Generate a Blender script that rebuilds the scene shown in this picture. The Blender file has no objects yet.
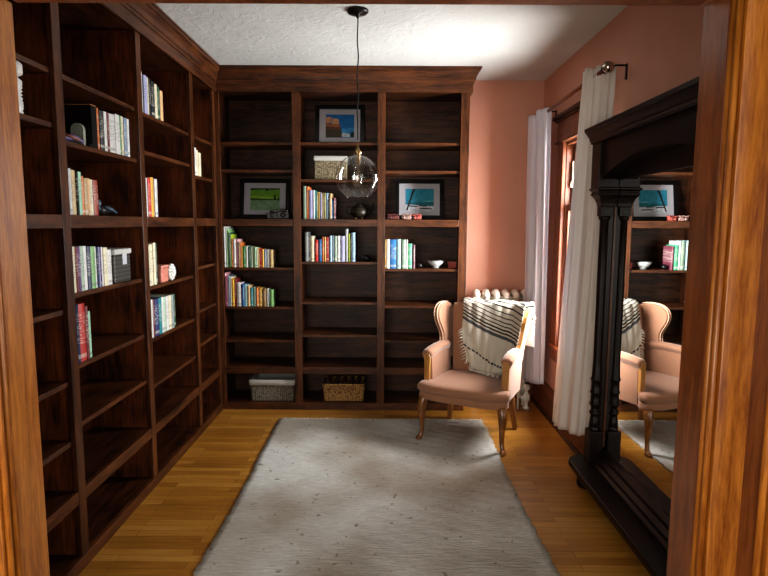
import bpy, bmesh, math, random
from mathutils import Vector, Matrix, Euler
C = bpy.context.scene.collection
R = random.Random(7)
PI = math.pi
H = 2.6; XL = -1.276; D = 4.323; DB = 4.673; XW = 1.257; XWL = -1.62; Y0 = 1.6
# ------------------------------------------------------------------ materials
def srgb(h):
    h = h.lstrip('#'); c = [int(h[i:i+2], 16)/255 for i in (0, 2, 4)]
    return tuple((x/12.92 if x <= .04045 else ((x+.055)/1.055)**2.4) for x in c) + (1,)
def mat(name):
    m = bpy.data.materials.new(name); m.use_nodes = True
    nt = m.node_tree; b = nt.nodes['Principled BSDF']
    return m, nt, b
def N(nt, t, **k):
    n = nt.nodes.new(t)
    for a, v in k.items():
        if a.startswith('i_'): n.inputs[a[2:].replace('_', ' ')].default_value = v
        else: setattr(n, a, v)
    return n
def L(nt, a, b): nt.links.new(a, b)
def ramp(nt, stops, interp='LINEAR'):
    r = nt.nodes.new('ShaderNodeValToRGB'); e = r.color_ramp.elements; r.color_ramp.interpolation = interp
    while len(e) > 1: e.remove(e[-1])
    e[0].position, e[0].color = stops[0]
    for p, c in stops[1:]:
        x = e.new(p); x.color = c
    return r
def flat(name, col, rough=.6, metal=0, spec=.4, bump=0, bscale=60, sheen=0, var=0):
    m, nt, b = mat(name)
    b.inputs['Base Color'].default_value = srgb(col); b.inputs['Roughness'].default_value = rough
    b.inputs['Metallic'].default_value = metal; b.inputs['Specular IOR Level'].default_value = spec
    tc = N(nt, 'ShaderNodeTexCoord'); n = N(nt, 'ShaderNodeTexNoise', i_Scale=bscale, i_Detail=4.0)
    L(nt, tc.outputs['Object'], n.inputs['Vector'])
    if bump:
        bp = N(nt, 'ShaderNodeBump', i_Strength=bump, i_Distance=.004); L(nt, n.outputs['Fac'], bp.inputs['Height']); L(nt, bp.outputs['Normal'], b.inputs['Normal'])
    if var:
        c = srgb(col); r = ramp(nt, [(.3 if var < .9 else .44, tuple(max(0, x*(1-var)) for x in c[:3])+(1,)), (.7 if var < .9 else .56, tuple(min(1, x*(1+var)) for x in c[:3])+(1,))])
        L(nt, n.outputs['Fac'], r.inputs['Fac']); L(nt, r.outputs['Color'], b.inputs['Base Color'])
    if sheen: b.inputs['Sheen Weight'].default_value = sheen; b.inputs['Sheen Roughness'].default_value = .4
    return m
def wood(name, dark, light, axis='z', freq=26, rough=.38, bump=.12, mottle=.5, coat=0., mid=None):
    m, nt, b = mat(name)
    tc = N(nt, 'ShaderNodeTexCoord'); oi = N(nt, 'ShaderNodeObjectInfo')
    off = N(nt, 'ShaderNodeVectorMath', operation='SCALE'); off.inputs[0].default_value = (7.3, 3.1, 5.7); L(nt, oi.outputs['Random'], off.inputs['Scale'])
    add = N(nt, 'ShaderNodeVectorMath', operation='ADD'); L(nt, tc.outputs['Object'], add.inputs[0]); L(nt, off.outputs[0], add.inputs[1])
    mp = N(nt, 'ShaderNodeMapping'); s = [1, 1, 1]; s['xyz'.index(axis)] = .09; mp.inputs['Scale'].default_value = s
    L(nt, add.outputs[0], mp.inputs['Vector'])
    n1 = N(nt, 'ShaderNodeTexNoise', i_Scale=freq, i_Detail=5.0, i_Roughness=.62, i_Distortion=.6); L(nt, mp.outputs[0], n1.inputs['Vector'])
    n2 = N(nt, 'ShaderNodeTexNoise', i_Scale=5.0, i_Detail=3.0); L(nt, add.outputs[0], n2.inputs['Vector'])
    n3 = N(nt, 'ShaderNodeTexNoise', i_Scale=freq*5, i_Detail=4.0, i_Roughness=.7); L(nt, mp.outputs[0], n3.inputs['Vector'])
    mx = N(nt, 'ShaderNodeMix', data_type='FLOAT'); mx.inputs[0].default_value = mottle*.7
    L(nt, n1.outputs['Fac'], mx.inputs[2]); L(nt, n2.outputs['Fac'], mx.inputs[3])
    mx2 = N(nt, 'ShaderNodeMix', data_type='FLOAT'); mx2.inputs[0].default_value = .38
    L(nt, mx.outputs[0], mx2.inputs[2]); L(nt, n3.outputs['Fac'], mx2.inputs[3])
    st = [(.40, srgb(dark)), (.60, srgb(light))]
    if mid: st = [(.34, srgb(dark)), (.5, srgb(mid)), (.66, srgb(light))]
    r = ramp(nt, st); L(nt, mx2.outputs[0], r.inputs['Fac']); L(nt, r.outputs['Color'], b.inputs['Base Color'])
    b.inputs['Roughness'].default_value = rough
    bp = N(nt, 'ShaderNodeBump', i_Strength=bump, i_Distance=.003); L(nt, n3.outputs['Fac'], bp.inputs['Height']); L(nt, bp.outputs['Normal'], b.inputs['Normal'])
    if 'dark_stained' in name or 'back_panel' in name: b.inputs['Specular IOR Level'].default_value = .28
    if name.startswith('near_black'): b.inputs['Specular IOR Level'].default_value = .22
    if coat: b.inputs['Coat Weight'].default_value = coat; b.inputs['Coat Roughness'].default_value = .25
    return m
M = {}
for ax in 'xyz':
    M['case_'+ax] = wood('dark_stained_wood_'+ax, '#170a05', '#4d2914', ax, 22, .38, .2, .55)
    M['rail_'+ax] = wood('dark_stained_edge_'+ax, '#241109', '#60371c', ax, 30, .36, .2, .4)
    M['oak_'+ax] = wood('orange_oak_'+ax, '#7c4313', '#b5742c', ax, 30, .36, .12, .35, .2)
    M['ebony_'+ax] = wood('near_black_wood_'+ax, '#0a0404', '#1d0e0a', ax, 26, .42, .1, .4)
    M['brown_'+ax] = wood('reddish_brown_wood_'+ax, '#4a2413', '#8a4d2a', ax, 26, .35, .1, .4)
M['back_z'] = wood('back_panel_wood_z', '#1e0d06', '#783f1c', 'z', 16, .45, .2, .7)
M['back_x'] = wood('back_panel_wood_x', '#1a0d07', '#5b3822', 'x', 26, .45, .25, .4)
M['jamb'] = wood('jamb_brown_wood', '#562c13', '#8c5228', 'z', 26, .34, .12, .35, .2)
M['chairwood'] = wood('honey_brown_leg_wood', '#4c2a14', '#93602f', 'z', 30, .3, .05, .3, .3)
M['facing'] = wood('golden_show_wood', '#8c5a28', '#c28f50', 'z', 30, .3, .05, .3, .3)
def floor_mat():
    m, nt, b = mat('narrow_oak_strip_floor')
    tc = N(nt, 'ShaderNodeTexCoord')
    br = N(nt, 'ShaderNodeTexBrick', offset=.37, offset_frequency=2, squash=1.0)
    br.inputs['Scale'].default_value = 1; br.inputs['Mortar Size'].default_value = .0011; br.inputs['Mortar Smooth'].default_value = .3
    br.inputs['Brick Width'].default_value = .85; br.inputs['Row Height'].default_value = .05; br.inputs['Bias'].default_value = 0
    br.inputs['Color1'].default_value = (0, 0, 0, 1); br.inputs['Color2'].default_value = (1, 1, 1, 1); br.inputs['Mortar'].default_value = (.5, .5, .5, 1)
    L(nt, tc.outputs['Object'], br.inputs['Vector'])
    mp = N(nt, 'ShaderNodeMapping'); mp.inputs['Scale'].default_value = (.07, 1, 1); L(nt, tc.outputs['Object'], mp.inputs['Vector'])
    n = N(nt, 'ShaderNodeTexNoise', i_Scale=60.0, i_Detail=5.0, i_Roughness=.6); L(nt, mp.outputs[0], n.inputs['Vector'])
    n2 = N(nt, 'ShaderNodeTexNoise', i_Scale=1.6, i_Detail=3.0); L(nt, tc.outputs['Object'], n2.inputs['Vector'])
    mx = N(nt, 'ShaderNodeMix', data_type='FLOAT'); mx.inputs[0].default_value = .66; L(nt, br.outputs['Color'], mx.inputs[2]); L(nt, n.outputs['Fac'], mx.inputs[3])
    mx2 = N(nt, 'ShaderNodeMix', data_type='FLOAT'); mx2.inputs[0].default_value = .3; L(nt, mx.outputs[0], mx2.inputs[2]); L(nt, n2.outputs['Fac'], mx2.inputs[3])
    r = ramp(nt, [(.25, srgb('#80501c')), (.5, srgb('#a8742c')), (.75, srgb('#c4944a'))]); L(nt, mx2.outputs[0], r.inputs['Fac'])
    m2 = N(nt, 'ShaderNodeMix', data_type='RGBA'); L(nt, br.outputs['Fac'], m2.inputs[0]); L(nt, r.outputs['Color'], m2.inputs[6]); m2.inputs[7].default_value = srgb('#4a2a0c')
    L(nt, m2.outputs[2], b.inputs['Base Color'])
    rr = N(nt, 'ShaderNodeMapRange'); rr.inputs['To Min'].default_value = .24; rr.inputs['To Max'].default_value = .45; L(nt, n2.outputs['Fac'], rr.inputs['Value']); L(nt, rr.outputs[0], b.inputs['Roughness'])
    bp = N(nt, 'ShaderNodeBump', i_Strength=.35, i_Distance=.002, invert=True); L(nt, br.outputs['Fac'], bp.inputs['Height']); L(nt, bp.outputs['Normal'], b.inputs['Normal'])
    return m
M['floor'] = floor_mat()
def plaster(name, col, scale, strength, dist=.01, col2=None):
    m, nt, b = mat(name)
    tc = N(nt, 'ShaderNodeTexCoord'); n = N(nt, 'ShaderNodeTexNoise', i_Scale=scale, i_Detail=6.0, i_Roughness=.6, i_Distortion=1.2)
    L(nt, tc.outputs['Object'], n.inputs['Vector'])
    rr = ramp(nt, [(.42, (0, 0, 0, 1)), (.6, (1, 1, 1, 1))]); L(nt, n.outputs['Fac'], rr.inputs['Fac'])
    bp = N(nt, 'ShaderNodeBump', i_Strength=strength, i_Distance=dist); L(nt, rr.outputs['Color'], bp.inputs['Height']); L(nt, bp.outputs['Normal'], b.inputs['Normal'])
    n2 = N(nt, 'ShaderNodeTexNoise', i_Scale=2.2, i_Detail=3.0); L(nt, tc.outputs['Object'], n2.inputs['Vector'])
    r = ramp(nt, [(.35, srgb(col)), (.65, srgb(col2 or col))]); L(nt, n2.outputs['Fac'], r.inputs['Fac']); L(nt, r.outputs['Color'], b.inputs['Base Color'])
    b.inputs['Roughness'].default_value = .75; b.inputs['Specular IOR Level'].default_value = .25
    return m
M['ceil'] = plaster('swirled_plaster_ceiling', '#bfbfba', 12, .28, .010, '#c8c8c3')
M['pink'] = plaster('salmon_pink_wall_paint', '#bd8a74', 90, .2, .004, '#c4937e')
M['outer'] = plaster('neighbouring_room_paint', '#8f8a80', 60, .1, .004)
M['black'] = flat('black_frame_paint', '#0b0a0a', .35)
M['matboard'] = flat('pale_grey_mat_board', '#b9b8bd', .8)
M['white_enamel'] = flat('cream_white_enamel', '#d9d3c6', .35, bump=.05)
M['brass'] = flat('aged_brass', '#a98d63', .3, 1)
M['bronze'] = flat('dark_bronze', '#221d17', .4, .5)
M['nickel'] = flat('polished_nickel', '#b8afa2', .18, 1)
M['darkmetal'] = flat('dark_metal', '#1e1613', .4, .5)
M['cordblack'] = flat('black_cloth_cord', '#15110f', .7)
M['velvet'] = flat('dusty_pink_velvet', '#946a50', .8, bump=.25, bscale=220, sheen=.35, var=.10)
M['piping'] = flat('pale_piping', '#c9a58a', .7)
M['pages'] = flat('book_pages', '#cfc6b0', .9, bump=.1, bscale=300)
M['creamcer'] = flat('white_ceramic', '#d8d6ce', .3)
M['redbox'] = flat('brick_red_box', '#a84a40', .6)
M['liner'] = flat('grey_white_cloth_liner', '#b9b8b2', .9, bump=.3, bscale=90)
M['cone'] = flat('dried_brown_seed_scales', '#3c2416', .7, bump=.6, bscale=70, var=.5)
def weave(name, c1, c2, sx=70, sz=90):
    m, nt, b = mat(name)
    tc = N(nt, 'ShaderNodeTexCoord'); mp = N(nt, 'ShaderNodeMapping'); mp.inputs['Scale'].default_value = (sx, sx, sz); L(nt, tc.outputs['Object'], mp.inputs['Vector'])
    v = N(nt, 'ShaderNodeTexVoronoi', i_Scale=1.0, i_Randomness=.55); L(nt, mp.outputs[0], v.inputs['Vector'])
    n = N(nt, 'ShaderNodeTexNoise', i_Scale=45.0, i_Detail=3.0); L(nt, tc.outputs['Object'], n.inputs['Vector'])
    mx = N(nt, 'ShaderNodeMix', data_type='FLOAT'); mx.inputs[0].default_value = .3; L(nt, v.outputs['Distance'], mx.inputs[2]); L(nt, n.outputs['Fac'], mx.inputs[3])
    r = ramp(nt, [(.2, srgb(c2)), (.65, srgb(c1))]); L(nt, mx.outputs[0], r.inputs['Fac']); L(nt, r.outputs['Color'], b.inputs['Base Color'])
    bp = N(nt, 'ShaderNodeBump', i_Strength=.8, i_Distance=.005, invert=True); L(nt, v.outputs['Distance'], bp.inputs['Height']); L(nt, bp.outputs['Normal'], b.inputs['Normal'])
    b.inputs['Roughness'].default_value = .8
    return m
M['weave_tan'] = weave('tan_seagrass_weave', '#5a3a18', '#c49a5c')
M['weave_grey'] = weave('grey_brown_wicker', '#3c352b', '#9a9180', 60, 110)
M['weave_beige'] = weave('beige_wicker', '#564a38', '#a39878', 60, 100)
def thinglass(name, tint=(1, 1, 1, 1), refl=1.0):
    m = bpy.data.materials.new(name); m.use_nodes = True; nt = m.node_tree; nt.nodes.clear()
    o = N(nt, 'ShaderNodeOutputMaterial'); t = N(nt, 'ShaderNodeBsdfTransparent'); t.inputs[0].default_value = tint
    g = N(nt, 'ShaderNodeBsdfGlossy'); g.inputs['Roughness'].default_value = .03
    f = N(nt, 'ShaderNodeLayerWeight', i_Blend=.5); pw = N(nt, 'ShaderNodeMath', operation='POWER'); pw.inputs[1].default_value = 4.0; L(nt, f.outputs['Facing'], pw.inputs[0]); mu = N(nt, 'ShaderNodeMath', operation='MULTIPLY_ADD'); mu.inputs[1].default_value = .55*refl; mu.inputs[2].default_value = .05*refl
    L(nt, pw.outputs[0], mu.inputs[0]); mx = N(nt, 'ShaderNodeMixShader'); L(nt, mu.outputs[0], mx.inputs[0]); L(nt, t.outputs[0], mx.inputs[1]); L(nt, g.outputs[0], mx.inputs[2]); L(nt, mx.outputs[0], o.inputs[0])
    return m
M['glass'] = thinglass('clear_window_glass'); M['globe'] = thinglass('clear_globe_glass', (.95, .95, .935, 1), 2.0)
def mirror_mat():
    m, nt, b = mat('silvered_mirror'); b.inputs['Base Color'].default_value = (.86, .87, .86, 1); b.inputs['Metallic'].default_value = 1; b.inputs['Roughness'].default_value = .004
    return m
M['mirror'] = mirror_mat()
def curtain_mat(name, col, tr):
    m = bpy.data.materials.new(name); m.use_nodes = True; nt = m.node_tree; nt.nodes.clear()
    o = N(nt, 'ShaderNodeOutputMaterial'); d = N(nt, 'ShaderNodeBsdfDiffuse'); d.inputs[0].default_value = srgb(col)
    t = N(nt, 'ShaderNodeBsdfTranslucent'); t.inputs[0].default_value = srgb('#dfe0ee')
    mx = N(nt, 'ShaderNodeMixShader'); mx.inputs[0].default_value = tr; L(nt, d.outputs[0], mx.inputs[1]); L(nt, t.outputs[0], mx.inputs[2])
    tc = N(nt, 'ShaderNodeTexCoord'); w = N(nt, 'ShaderNodeTexNoise', i_Scale=220.0, i_Detail=1.0); L(nt, tc.outputs['Object'], w.inputs['Vector'])
    bp = N(nt, 'ShaderNodeBump', i_Strength=.15, i_Distance=.001); L(nt, w.outputs['Fac'], bp.inputs['Height']); L(nt, bp.outputs['Normal'], d.inputs['Normal'])
    L(nt, mx.outputs[0], o.inputs[0])
    return m
M['curtain'] = curtain_mat('white_voile_curtain', '#e2dfe4', .38); M['curtain_near'] = curtain_mat('white_cotton_curtain', '#cfc6bd', .07)
def rug_mat():
    m, nt, b = mat('ivory_grey_rag_weave')
    tc = N(nt, 'ShaderNodeTexCoord'); mp = N(nt, 'ShaderNodeMapping'); mp.inputs['Scale'].default_value = (.16, 1, 1); L(nt, tc.outputs['Object'], mp.inputs['Vector'])
    n = N(nt, 'ShaderNodeTexNoise', i_Scale=130.0, i_Detail=3.0, i_Roughness=.6); L(nt, mp.outputs[0], n.inputs['Vector'])
    wv = N(nt, 'ShaderNodeTexWave', wave_type='BANDS', bands_direction='Y', i_Scale=33.0, i_Distortion=3.0, i_Detail=3.0); wv.inputs['Detail Scale'].default_value = 3.0; mpw = N(nt, 'ShaderNodeMapping'); mpw.inputs['Scale'].default_value = (.35, 1, 1); L(nt, tc.outputs['Object'], mpw.inputs['Vector']); L(nt, mpw.outputs[0], wv.inputs['Vector'])
    nw = N(nt, 'ShaderNodeMix', data_type='FLOAT'); nw.inputs[0].default_value = .27; L(nt, n.outputs['Fac'], nw.inputs[2]); L(nt, wv.outputs['Fac'], nw.inputs[3])
    r = ramp(nt, [(.2, srgb('#a9a7a0')), (.5, srgb('#cecdc6')), (.8, srgb('#e2e0da'))]); L(nt, nw.outputs[0], r.inputs['Fac'])
    n2 = N(nt, 'ShaderNodeTexNoise', i_Scale=1.4, i_Detail=2.0); L(nt, tc.outputs['Object'], n2.inputs['Vector'])
    r2 = ramp(nt, [(.4, srgb('#cfc5bb')), (.6, (1, 1, 1, 1))]); L(nt, n2.outputs['Fac'], r2.inputs['Fac'])
    mu = N(nt, 'ShaderNodeMix', data_type='RGBA', blend_type='MULTIPLY'); mu.inputs[0].default_value = 1; L(nt, r.outputs['Color'], mu.inputs[6]); L(nt, r2.outputs['Color'], mu.inputs[7])
    v = N(nt, 'ShaderNodeTexNoise', i_Scale=26.0, i_Detail=1.0); L(nt, tc.outputs['Object'], v.inputs['Vector'])
    r3 = ramp(nt, [(.70, (0, 0, 0, 1)), (.74, (.75, .75, .75, 1))]); L(nt, v.outputs['Fac'], r3.inputs['Fac'])
    m3 = N(nt, 'ShaderNodeMix', data_type='RGBA'); L(nt, r3.outputs['Color'], m3.inputs[0]); L(nt, mu.outputs[2], m3.inputs[6]); m3.inputs[7].default_value = srgb('#7d7366')
    L(nt, m3.outputs[2], b.inputs['Base Color']); b.inputs['Roughness'].default_value = .95; b.inputs['Specular IOR Level'].default_value = .1
    bp = N(nt, 'ShaderNodeBump', i_Strength=.9, i_Distance=.006); L(nt, nw.outputs[0], bp.inputs['Height']); L(nt, bp.outputs['Normal'], b.inputs['Normal'])
    return m
M['rug'] = rug_mat(); M['rugfringe'] = flat('rug_fringe_cotton', '#cfccc4', .95)
def throw_mat():
    m, nt, b = mat('ivory_cotton_with_black_stripes')
    uv = N(nt, 'ShaderNodeUVMap', uv_map='cloth'); sp = N(nt, 'ShaderNodeSeparateXYZ'); L(nt, uv.outputs[0], sp.inputs[0])
    ivory = srgb('#bcb5a6'); blk = srgb('#191a20'); gr = srgb('#4b4d52')
    st = [(0, ivory)]
    def s(a, b_, c):
        st.append((a, c)); st.append((b_, ivory))
    for a in (.06, .11, .16, .21, .26, .31): s(a, a+.011, blk)      # on the back side and over the top
    for a in (.355, .395, .43, .462, .490, .515, .538): s(a, a+.010, blk)
    s(.560, .584, gr)
    r = ramp(nt, st, 'CONSTANT'); L(nt, sp.outputs['Y'], r.inputs['Fac'])
    # thin dashed line low down
    a = N(nt, 'ShaderNodeMath', operation='COMPARE'); a.inputs[1].default_value = .775; a.inputs[2].default_value = .007; L(nt, sp.outputs['Y'], a.inputs[0])
    w = N(nt, 'ShaderNodeMath', operation='MULTIPLY'); w.inputs[1].default_value = 14; L(nt, sp.outputs['X'], w.inputs[0])
    fr = N(nt, 'ShaderNodeMath', operation='FRACT'); L(nt, w.outputs[0], fr.inputs[0]); lt = N(nt, 'ShaderNodeMath', operation='LESS_THAN'); lt.inputs[1].default_value = .7; L(nt, fr.outputs[0], lt.inputs[0])
    mu = N(nt, 'ShaderNodeMath', operation='MULTIPLY'); L(nt, a.outputs[0], mu.inputs[0]); L(nt, lt.outputs[0], mu.inputs[1])
    mx = N(nt, 'ShaderNodeMix', data_type='RGBA'); L(nt, mu.outputs[0], mx.inputs[0]); L(nt, r.outputs['Color'], mx.inputs[6]); mx.inputs[7].default_value = blk
    L(nt, mx.outputs[2], b.inputs['Base Color']); b.inputs['Roughness'].default_value = .9; b.inputs['Specular IOR Level'].default_value = .15
    tc = N(nt, 'ShaderNodeTexCoord'); n = N(nt, 'ShaderNodeTexNoise', i_Scale=180.0); L(nt, tc.outputs['Object'], n.inputs['Vector'])
    bp = N(nt, 'ShaderNodeBump', i_Strength=.4, i_Distance=.002); L(nt, n.outputs['Fac'], bp.inputs['Height']); L(nt, bp.outputs['Normal'], b.inputs['Normal'])
    return m
M['throw'] = throw_mat(); M['tassel'] = flat('ivory_cotton_tassel', '#b8b1a2', .9)
def book_mat():
    m, nt, b = mat('book_cover')
    tc = N(nt, 'ShaderNodeTexCoord'); oi = N(nt, 'ShaderNodeObjectInfo'); sp = N(nt, 'ShaderNodeSeparateXYZ'); L(nt, tc.outputs['Generated'], sp.inputs[0])
    # title block: ragged marks running down the middle of the spine
    mp = N(nt, 'ShaderNodeMapping'); mp.inputs['Scale'].default_value = (2.4, .6, 44)
    ad = N(nt, 'ShaderNodeVectorMath', operation='ADD'); L(nt, tc.outputs['Generated'], ad.inputs[0]); rv = N(nt, 'ShaderNodeVectorMath', operation='SCALE'); rv.inputs[0].default_value = (9, 5, 3); L(nt, oi.outputs['Random'], rv.inputs['Scale']); L(nt, rv.outputs[0], ad.inputs[1]); L(nt, ad.outputs[0], mp.inputs['Vector'])
    n = N(nt, 'ShaderNodeTexNoise', i_Scale=1.0, i_Detail=1.0); L(nt, mp.outputs[0], n.inputs['Vector'])
    g = N(nt, 'ShaderNodeMath', operation='GREATER_THAN'); g.inputs[1].default_value = .53; L(nt, n.outputs['Fac'], g.inputs[0])
    z1 = N(nt, 'ShaderNodeMath', operation='COMPARE'); z1.inputs[1].default_value = .58; z1.inputs[2].default_value = .27; L(nt, sp.outputs['Z'], z1.inputs[0])
    mu = N(nt, 'ShaderNodeMath', operation='MULTIPLY'); L(nt, g.outputs[0], mu.inputs[0]); L(nt, z1.outputs[0], mu.inputs[1])
    mm = N(nt, 'ShaderNodeMath', operation='MULTIPLY'); mm.inputs[1].default_value = .32; L(nt, mu.outputs[0], mm.inputs[0])
    # a band low on the spine
    zb = N(nt, 'ShaderNodeMath', operation='COMPARE'); zb.inputs[1].default_value = .1; zb.inputs[2].default_value = .035; L(nt, sp.outputs['Z'], zb.inputs[0])
    gt = N(nt, 'ShaderNodeMath', operation='GREATER_THAN'); gt.inputs[1].default_value = .45; L(nt, oi.outputs['Random'], gt.inputs[0])
    zm = N(nt, 'ShaderNodeMath', operation='MULTIPLY'); L(nt, zb.outputs[0], zm.inputs[0]); L(nt, gt.outputs[0], zm.inputs[1])
    z2 = N(nt, 'ShaderNodeMath', operation='MULTIPLY'); z2.inputs[1].default_value = .4; L(nt, zm.outputs[0], z2.inputs[0])
    mxm = N(nt, 'ShaderNodeMath', operation='MAXIMUM'); L(nt, mm.outputs[0], mxm.inputs[0]); L(nt, z2.outputs[0], mxm.inputs[1])
    # accent: dark on light books, light on dark ones
    bw = N(nt, 'ShaderNodeRGBToBW'); L(nt, oi.outputs['Color'], bw.inputs[0]); g2 = N(nt, 'ShaderNodeMath', operation='LESS_THAN'); g2.inputs[1].default_value = .3; L(nt, bw.outputs[0], g2.inputs[0])
    ac = N(nt, 'ShaderNodeMix', data_type='RGBA'); L(nt, g2.outputs[0], ac.inputs[0]); ac.inputs[6].default_value = srgb('#4a3a40'); ac.inputs[7].default_value = srgb('#d8d2c0')
    mx = N(nt, 'ShaderNodeMix', data_type='RGBA'); L(nt, mxm.outputs[0], mx.inputs[0]); L(nt, oi.outputs['Color'], mx.inputs[6]); L(nt, ac.outputs[2], mx.inputs[7])
    L(nt, mx.outputs[2], b.inputs['Base Color']); b.inputs['Roughness'].default_value = .5
    return m
M['book'] = book_mat()
# ------------------------------------------------------------------ mesh helpers
def bx(bm, x0, x1, y0, y1, z0, z1, mi=0):
    v = [bm.verts.new(p) for p in ((x0, y0, z0), (x1, y0, z0), (x1, y1, z0), (x0, y1, z0), (x0, y0, z1), (x1, y0, z1), (x1, y1, z1), (x0, y1, z1))]
    for f in ((0, 3, 2, 1), (4, 5, 6, 7), (0, 1, 5, 4), (1, 2, 6, 5), (2, 3, 7, 6), (3, 0, 4, 7)):
        bm.faces.new([v[i] for i in f]).material_index = mi
def box(*a):
    bm = bmesh.new(); bx(bm, *a); return bm
def loft(bm, rings, close=True, caps=True, mi=0, smooth=True):
    R_ = [[bm.verts.new(p) for p in r] for r in rings]; n = len(R_[0])
    for a, b in zip(R_, R_[1:]):
        for i in range(n if close else n-1):
            f = bm.faces.new((a[i], a[(i+1) % n], b[(i+1) % n], b[i])); f.smooth = smooth; f.material_index = mi
    if caps and close:
        for r in (R_[0][::-1], R_[-1]):
            f = bm.faces.new(r); f.material_index = mi
def lathe(bm, prof, cx=0, cy=0, cz=0, n=24, mi=0, caps=True, axis='z'):
    rings = []
    for r, z in prof:
        ring = []
        for i in range(n):
            a = 2*PI*i/n; u, v = r*math.cos(a), r*math.sin(a)
            ring.append({'z': (cx+u, cy+v, cz+z), 'y': (cx+u, cy+z, cz+v), 'x': (cx+z, cy+u, cz+v)}[axis])
        rings.append(ring)
    loft(bm, rings, caps=caps, mi=mi)
def tube(bm, pts, rad, n=8, mi=0):
    P = [Vector(p) for p in pts]; k = len(P)
    rs = rad if isinstance(rad, (list, tuple)) else [rad]*k
    rings = []; up = None
    for i, p in enumerate(P):
        t = (P[min(i+1, k-1)]-P[max(i-1, 0)]).normalized()
        if up is None: up = t.orthogonal().normalized()
        up = (up-t*up.dot(t)).normalized(); s = t.cross(up)
        rings.append([p+(up*math.cos(2*PI*j/n)+s*math.sin(2*PI*j/n))*rs[i] for j in range(n)])
    loft(bm, rings, mi=mi)
def prism(bm, pts, a0, a1, plane='xz', mi=0, smooth=False):
    f = {'xz': lambda u, v, a: (u, a, v), 'yz': lambda u, v, a: (a, u, v), 'xy': lambda u, v, a: (u, v, a)}[plane]
    loft(bm, [[f(u, v, a0) for u, v in pts], [f(u, v, a1) for u, v in pts]], smooth=smooth, mi=mi)
def sphere(bm, c, r, n=20, m=12, mi=0, sz=1):
    prof = [(max(1e-4, r*math.sin(PI*i/m)), -r*sz*math.cos(PI*i/m)) for i in range(m+1)]
    lathe(bm, prof, c[0], c[1], c[2], n, mi)
# ------------------------------------------------------------------ object helpers
def tag(o, label=None, cat=None, group=None, kind=None):
    if label: o['label'] = label
    if cat: o['category'] = cat
    if group: o['group'] = group
    if kind: o['kind'] = kind
    return o
def thing(name, label, cat, loc=(0, 0, 0), rz=0, group=None):
    o = bpy.data.objects.new(name, None); C.objects.link(o); o.empty_display_size = .1
    o.location = loc; o.rotation_euler = (0, 0, rz)
    return tag(o, label, cat, group)
def mx_of(o):
    m = Matrix.LocRotScale(o.location, o.rotation_euler, None)
    return mx_of(o.parent) @ m if o.parent else m
def obj(name, bm, m, parent=None, world=True, bevel=0, subsurf=0, solid=0, smooth=False, origin=None, seg=2):
    me = bpy.data.meshes.new(name)
    bmesh.ops.recalc_face_normals(bm, faces=bm.faces)
    if smooth:
        for f in bm.faces: f.smooth = True
    o = bpy.data.objects.new(name, me)
    if parent:
        o.parent = parent
        if world: bmesh.ops.transform(bm, matrix=mx_of(parent).inverted(), verts=bm.verts)
    elif origin:
        o.location = origin; bmesh.ops.translate(bm, vec=-Vector(origin), verts=bm.verts)
    bm.to_mesh(me); bm.free(); C.objects.link(o)
    for x in (m if isinstance(m, list) else [m]): me.materials.append(x)
    if solid:
        s = o.modifiers.new('s', 'SOLIDIFY'); s.thickness = solid; s.offset = 0
    if bevel:
        b = o.modifiers.new('b', 'BEVEL'); b.width = bevel; b.segments = seg; b.limit_method = 'ANGLE'; b.angle_limit = .6
    if subsurf:
        s = o.modifiers.new('u', 'SUBSURF'); s.levels = subsurf; s.render_levels = subsurf
    return o
def struct(name, bm, m, parent=None, **k):
    o = obj(name, bm, m, parent, **k)
    o['kind'] = 'structure'
    return o
# ================================================================== room shell
WY0, WY1, WZ0, WZ1 = 3.42, 4.03, .60, 2.03     # window opening in right wall
bm = box(-2.6, 2.4, -1.6, DB+.15, -.1, 0); struct('floor', bm, M['floor'])
bm = box(-2.6, 2.4, -1.6, DB+.15, H, H+.1); struct('ceiling', bm, M['ceil'])
struct('wall_back', box(XWL-.15, XW+.22, DB, DB+.15, 0, H), M['pink'])
struct('wall_left', box(XWL-.15, XWL, 1.48, DB, 0, H), M['pink'])
bm = bmesh.new()
bx(bm, XW, XW+.22, 1.48, WY0, 0, H); bx(bm, XW, XW+.22, WY1, DB, 0, H); bx(bm, XW, XW+.22, WY0, WY1, 0, WZ0); bx(bm, XW, XW+.22, WY0, WY1, WZ1, H)
struct('wall_right', bm, M['pink'])
bm = bmesh.new(); bx(bm, -2.6, -1.22, 1.38, 1.58, 0, H); bx(bm, 1.06, 2.4, 1.38, 1.58, 0, H); bx(bm, -1.22, 1.06, 1.38, 1.58, 2.10, H)
struct('wall_front', bm, M['outer'])
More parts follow.
